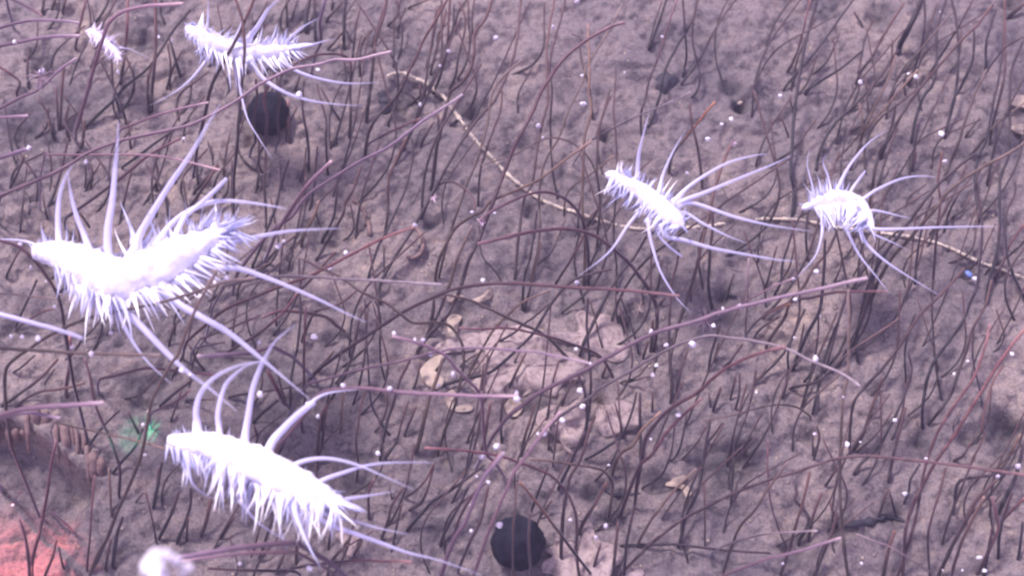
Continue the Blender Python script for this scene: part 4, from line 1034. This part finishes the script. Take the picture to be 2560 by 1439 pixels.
worm('sea_worm', 'largest white spiny sea worm, bent in a V at the left', 
 [(84,630,17),(100,630,24),(130,633,32),(165,640,38),(205,657,45),(250,682,50),(300,702,52),(350,688,52),(400,668,52),(450,640,50),(500,612,38),(535,592,22),(560,578,11),(578,570,4)], .225,
 [(.03,20,[(150,625),(146,580),(145,535),(150,485),(165,440),(182,412)]),(.04,19,[(228,640),(212,590),(195,550),(182,505),(174,465),(170,428)]),(.05,27,[(278,680),(270,630),(270,570),(281,500),(288,420),(293,370),(296,302)]),
  (.06,24,[(330,650),(348,590),(376,540),(424,462),(480,380),(520,310),(552,258)]),(.03,-16,[(430,610),(460,545),(500,510),(535,478),(566,447)]),(.02,20,[(390,620),(415,575),(455,538),(510,510),(560,502),(620,506),(680,515),(718,523)]),
  (.0,18,[(500,630),(560,612),(600,600),(650,590),(720,578),(790,573),(854,571)]),(-.03,20,[(490,650),(545,667),(600,672),(650,688),(720,715),(800,750),(860,780),(917,806)]),(-.02,25,[(400,710),(440,755),(500,790),(570,830),(640,885),(700,935),(775,998)]),
  (-.03,25,[(300,730),(325,785),(370,832),(420,885),(470,930),(530,975),(592,1027)]),(-.03,15,[(290,740),(303,795),(330,850),(370,905),(432,962)]),(.0,10,[(110,625),(80,608),(45,600),(0,598),(-30,598)])],
 [(345,620,297,505,15),(330,610,313,548,9),(325,650,292,565,9),(360,610,383,540,9),(395,600,372,520,8),(425,590,422,516,5),(470,560,463,500,5),(240,730,268,816,10),(275,740,290,842,9),(300,740,318,862,10),(230,730,217,862,12),(345,730,391,838,10),
  (370,720,405,800,9),(400,720,462,817,9),(440,690,500,748,12),(460,670,526,706,14),(490,640,547,678,14),(500,620,622,672,9),(530,590,602,590,9),(540,570,628,528,11),(545,565,608,532,8),(520,560,556,512,8),(500,570,545,498,9),(120,620,104,562,15),(140,610,132,545,7),(165,620,163,560,8),(178,620,180,568,7),
  (150,660,152,692,18),(172,675,168,722,24),(196,690,178,752,26),(222,705,204,784,26),(215,690,160,735,14),(90,628,68,604,8),(205,720,175,800,20),(260,720,262,800,16),(330,730,345,800,15),(325,735,300,820,15)],
 [(40,.30,.9,1,34),(46,.18,.85,-1,62),(24,.5,.98,1,56),(22,.72,1,-1,70),(10,.0,.3,1,22),(26,.84,1,2,62),(30,.35,.7,-1,75)], (.1, 1.1), seed=3)
worm('sea_worm', 'large white spiny sea worm at the bottom, head beside the green patch',
 [(420,1102,13),(440,1103,20),(470,1108,27),(515,1114,34),(570,1130,40),(620,1150,43),(680,1180,44),(740,1206,40),(785,1224,30),(818,1238,19),(845,1250,10),(866,1259,3)], .21,
 [(.04,22,[(500,1105),(494,1060),(490,1025),(503,980),(540,940),(600,912),(662,902)]),(.04,19,[(552,1115),(548,1070),(545,1030),(560,970),(582,940),(620,912),(668,900)]),(.06,22,[(610,1130),(614,1080),(622,1030),(632,970),(650,920),(665,890),(690,850),(738,812)]),
  (.02,-26,[(655,1160),(680,1105),(705,1075),(742,1038),(785,1004)]),(.01,11,[(770,1012),(800,990),(835,979),(900,972)]),(.0,16,[(705,1185),(738,1160),(780,1147),(830,1146),(890,1160),(950,1185),(1032,1222)]),(-.01,15,[(780,1220),(810,1198),(860,1180),(920,1162),(990,1155),(1085,1155)]),
  (-.02,14,[(840,1255),(870,1246),(920,1238),(988,1227)]),(-.04,13,[(790,1270),(830,1290),(880,1300),(950,1320),(1025,1335)]),(-.04,16,[(770,1270),(815,1305),(880,1330),(950,1355),(1020,1380),(1100,1400),(1205,1437)]),(-.04,11,[(480,1140),(473,1175),(482,1208),(512,1235),(560,1256)]),(-.05,9,[(600,1250),(640,1300),(690,1335),(745,1360)])],
 [(475,1135,462,1186,12),(495,1140,490,1192,12),(540,1150,508,1184,16),(560,1150,515,1170,12),(580,1165,574,1280,16),(572,1170,558,1290,7),(600,1180,598,1302,15),(645,1210,624,1335,12),(640,1200,640,1265,16),(665,1215,690,1306,14),(690,1220,728,1372,12),(700,1220,738,1362,11),
  (720,1230,812,1412,16),(735,1230,800,1350,12),(760,1240,762,1302,12),(780,1240,806,1316,11),(800,1245,850,1302,12),(815,1250,897,1322,10),(830,1245,872,1290,9),(845,1245,888,1272,16),(830,1232,865,1225,12),(470,1100,458,1058,10),(490,1095,488,1040,14),(455,1100,440,1070,8),(520,1090,515,1058,7),(570,1100,575,1068,7)],
 [(60,.16,.95,-1,74),(30,.3,.95,-1,105),(14,.02,.3,-1,40),(14,.05,.45,1,16),(22,.82,1,2,56),(10,.5,.9,1,8)], (-.15, .6), seed=5)
worm('sea_worm', 'white spiny sea worm at the upper left, above the black ball',
 [(466,70,9),(478,76,17),(500,88,24),(530,103,25),(560,118,23),(610,130,21),(660,132,20),(690,128,17),(722,122,10),(750,117,3)], .15,
 [(.04,20,[(600,125),(622,95),(645,65),(672,22),(705,-8)]),(.03,10,[(710,110),(728,92),(760,66),(802,44)]),(.0,8,[(755,118),(780,113),(805,105),(838,97)]),(-.02,11,[(700,150),(742,178),(790,195),(850,207),(900,209),(952,206)]),(-.02,14,[(625,145),(652,190),(700,225),(760,248),(830,260),(908,265)]),
  (-.01,9,[(530,130),(500,172),(470,205),(430,235),(372,265)]),(-.02,9,[(595,150),(600,215),(606,250),(620,300),(650,350),(682,400)]),(.03,9,[(515,85),(520,45),(520,-5)]),(.02,8,[(705,115),(712,90),(716,72)])],
 [(500,80,508,30,20),(515,90,522,54,12),(480,80,457,58,10),(478,85,458,78,8),(490,80,484,55,9),(525,120,497,166,12),(540,130,535,184,9),(570,140,580,228,9),(588,140,595,232,10),(618,140,618,192,9),(640,140,669,195,8),(655,140,705,184,9),(685,138,740,160,9),(710,128,761,151,10),(735,120,776,138,9),
  (575,120,599,50,12),(640,125,652,64,9),(670,120,689,57,9),(688,115,697,66,7),(708,112,718,70,8),(725,112,751,86,7),(735,116,770,106,8),(515,115,482,132,9)],
 [(34,.35,.95,1,30),(40,.25,.95,-1,38),(18,.84,1,2,40),(12,.0,.3,1,14),(14,.0,.3,-1,14)], (.1, 1.0), seed=6, bright=.4, bodym=M_BODY3)
worm('sea_worm', 'white spiny sea worm right of centre, tentacles trailing right',
 [(1519,436,9),(1532,440,14),(1552,448,16),(1590,470,20),(1630,500,23),(1665,530,26),(1690,550,22),(1706,566,8)], .12,
 [(.05,15,[(1592,460),(1594,425),(1597,385),(1606,345),(1622,285)]),(.03,11,[(1645,490),(1655,445),(1668,410),(1690,365),(1712,330)]),(.03,13,[(1680,510),(1712,475),(1760,440),(1820,407),(1880,390),(1918,385)]),(.02,15,[(1680,520),(1707,502),(1760,482),(1850,445),(1930,412),(1978,389)]),
  (.0,14,[(1690,520),(1715,508),(1750,512),(1830,540),(1910,560),(1970,570),(2028,578)]),(-.01,12,[(1690,535),(1715,533),(1760,560),(1820,590),(1868,608)]),(-.02,15,[(1650,565),(1670,592),(1710,600),(1780,620),(1860,635),(1950,650),(1990,652)]),(-.02,-9,[(1640,560),(1650,592),(1675,618),(1704,641)]),
  (-.03,12,[(1620,550),(1624,585),(1632,620),(1652,680),(1690,742),(1728,782)]),(-.02,12,[(1610,510),(1590,538),(1565,570),(1530,622),(1490,658),(1445,690)])],
 [(1560,460,1488,493,6),(1565,465,1504,520,5),(1575,475,1520,512,7),(1590,485,1556,514,12),(1655,510,1698,452,10),(1645,505,1682,446,9),(1670,520,1712,474,9),(1640,500,1664,452,11),(1620,480,1640,445,12),(1600,465,1612,425,8),(1575,450,1570,412,8),(1590,460,1588,415,9),(1640,560,1600,578,6)],
 [(44,.2,.95,1,28),(50,.15,.98,-1,38),(14,.9,1,2,14)], (-.5, .35), seed=9, bright=.3, bodym=M_BODY3)
worm('sea_worm', 'white spiny sea worm at the right, curled like a comma on a stalk',
 [(2006,521,5),(2014,518,9),(2035,511,12),(2060,503,18),(2090,495,20),(2120,497,19),(2150,512,16),(2170,537,12),(2182,570,5)], .125,
 [(.02,12,[(2130,505),(2158,497),(2190,475),(2250,448),(2300,440),(2340,443)]),(.04,12,[(2090,485),(2102,455),(2120,420),(2150,380),(2180,350),(2214,328)]),(.02,-9,[(2120,490),(2133,468),(2150,445),(2163,428)]),(.0,9,[(2155,530),(2180,526),(2210,530),(2250,540),(2278,546)]),
  (.0,11,[(2165,560),(2185,572),(2250,572),(2350,568),(2450,566),(2495,566)]),(-.01,7,[(2170,570),(2190,588),(2230,605),(2272,626)]),(-.02,10,[(2110,560),(2127,597),(2150,640),(2190,690),(2225,735)]),(-.02,11,[(2150,570),(2165,608),(2210,650),(2270,690),(2352,740)]),
  (.03,6,[(2036,490),(2030,460),(2018,410),(2026,370)]),(.03,7,[(2078,480),(2070,440),(2057,405),(2068,384)]),(-.02,9,[(2060,550),(2052,600),(2035,645),(1990,695)]),(.01,5,[(2020,515),(2000,510),(1992,508)])],
 [(2055,510,2052,592,9),(2065,515,2062,588,8),(2075,515,2068,580,9),(2090,515,2076,578,8),(2100,515,2092,570,9),(2110,515,2112,580,8),(2122,515,2122,586,9),(2135,525,2142,590,10),(2148,535,2163,606,11),(2158,540,2184,609,8),(2035,505,2025,455,6),(2040,500,2032,468,8),(2055,490,2038,438,8),(2068,488,2060,442,8),(2045,500,2010,452,4),(2085,480,2092,452,6),(2105,485,2108,455,6)],
 [(16,.2,.6,1,30),(70,.25,.97,-1,54)], (-.1, .25), seed=12, bright=.45, bodym=M_BODY3)
worm('sea_worm', 'smallest and dullest spiny sea worm in the top left corner',
 [(216,80,5),(228,82,10),(248,92,12),(268,110,12),(288,130,11),(303,152,4)], .08,
 [(.0,4,[(275,100),(292,88),(312,84)]),(-.01,4,[(300,120),(330,125),(375,148)])],
 [(235,85,240,55,14),(240,85,256,54,12),(280,140,262,152,8),(295,145,292,164,6)],
 [(26,.1,.95,1,14),(30,.1,.95,-1,18)], (-.2, .9), bodym=M_BODY2, seed=14)

# ------------------------------------------------------------------ the milky water
def haze():
    x0, x1, y0, y1, z0, z1 = -14, 14, -14, 14, -1.1, 1.65
    V = [Vector((x, y, z)) for z in (z0, z1) for y in (y0, y1) for x in (x0, x1)]
    F = [(0, 2, 3, 1), (4, 5, 7, 6), (0, 1, 5, 4), (2, 6, 7, 3), (0, 4, 6, 2), (1, 3, 7, 5)]
    m = bpy.data.materials.new('sea_water'); m.use_nodes = True; nt = m.node_tree
    nt.nodes.remove(nt.nodes['Principled BSDF'])
    v = nt.nodes.new('ShaderNodeVolumePrincipled'); v.inputs['Density'].default_value = .036; v.inputs['Color'].default_value = (.76, .68, .97, 1); v.inputs['Anisotropy'].default_value = .1
    nt.links.new(v.outputs[0], nt.nodes['Material Output'].inputs['Volume'])
    o = mesh_obj('haze', V, F, m, smooth=False); tag(o, 'thin milky lilac water between the camera and the seabed', 'water haze', None, 'stuff')
haze()
S.cycles.volume_bounces = 0
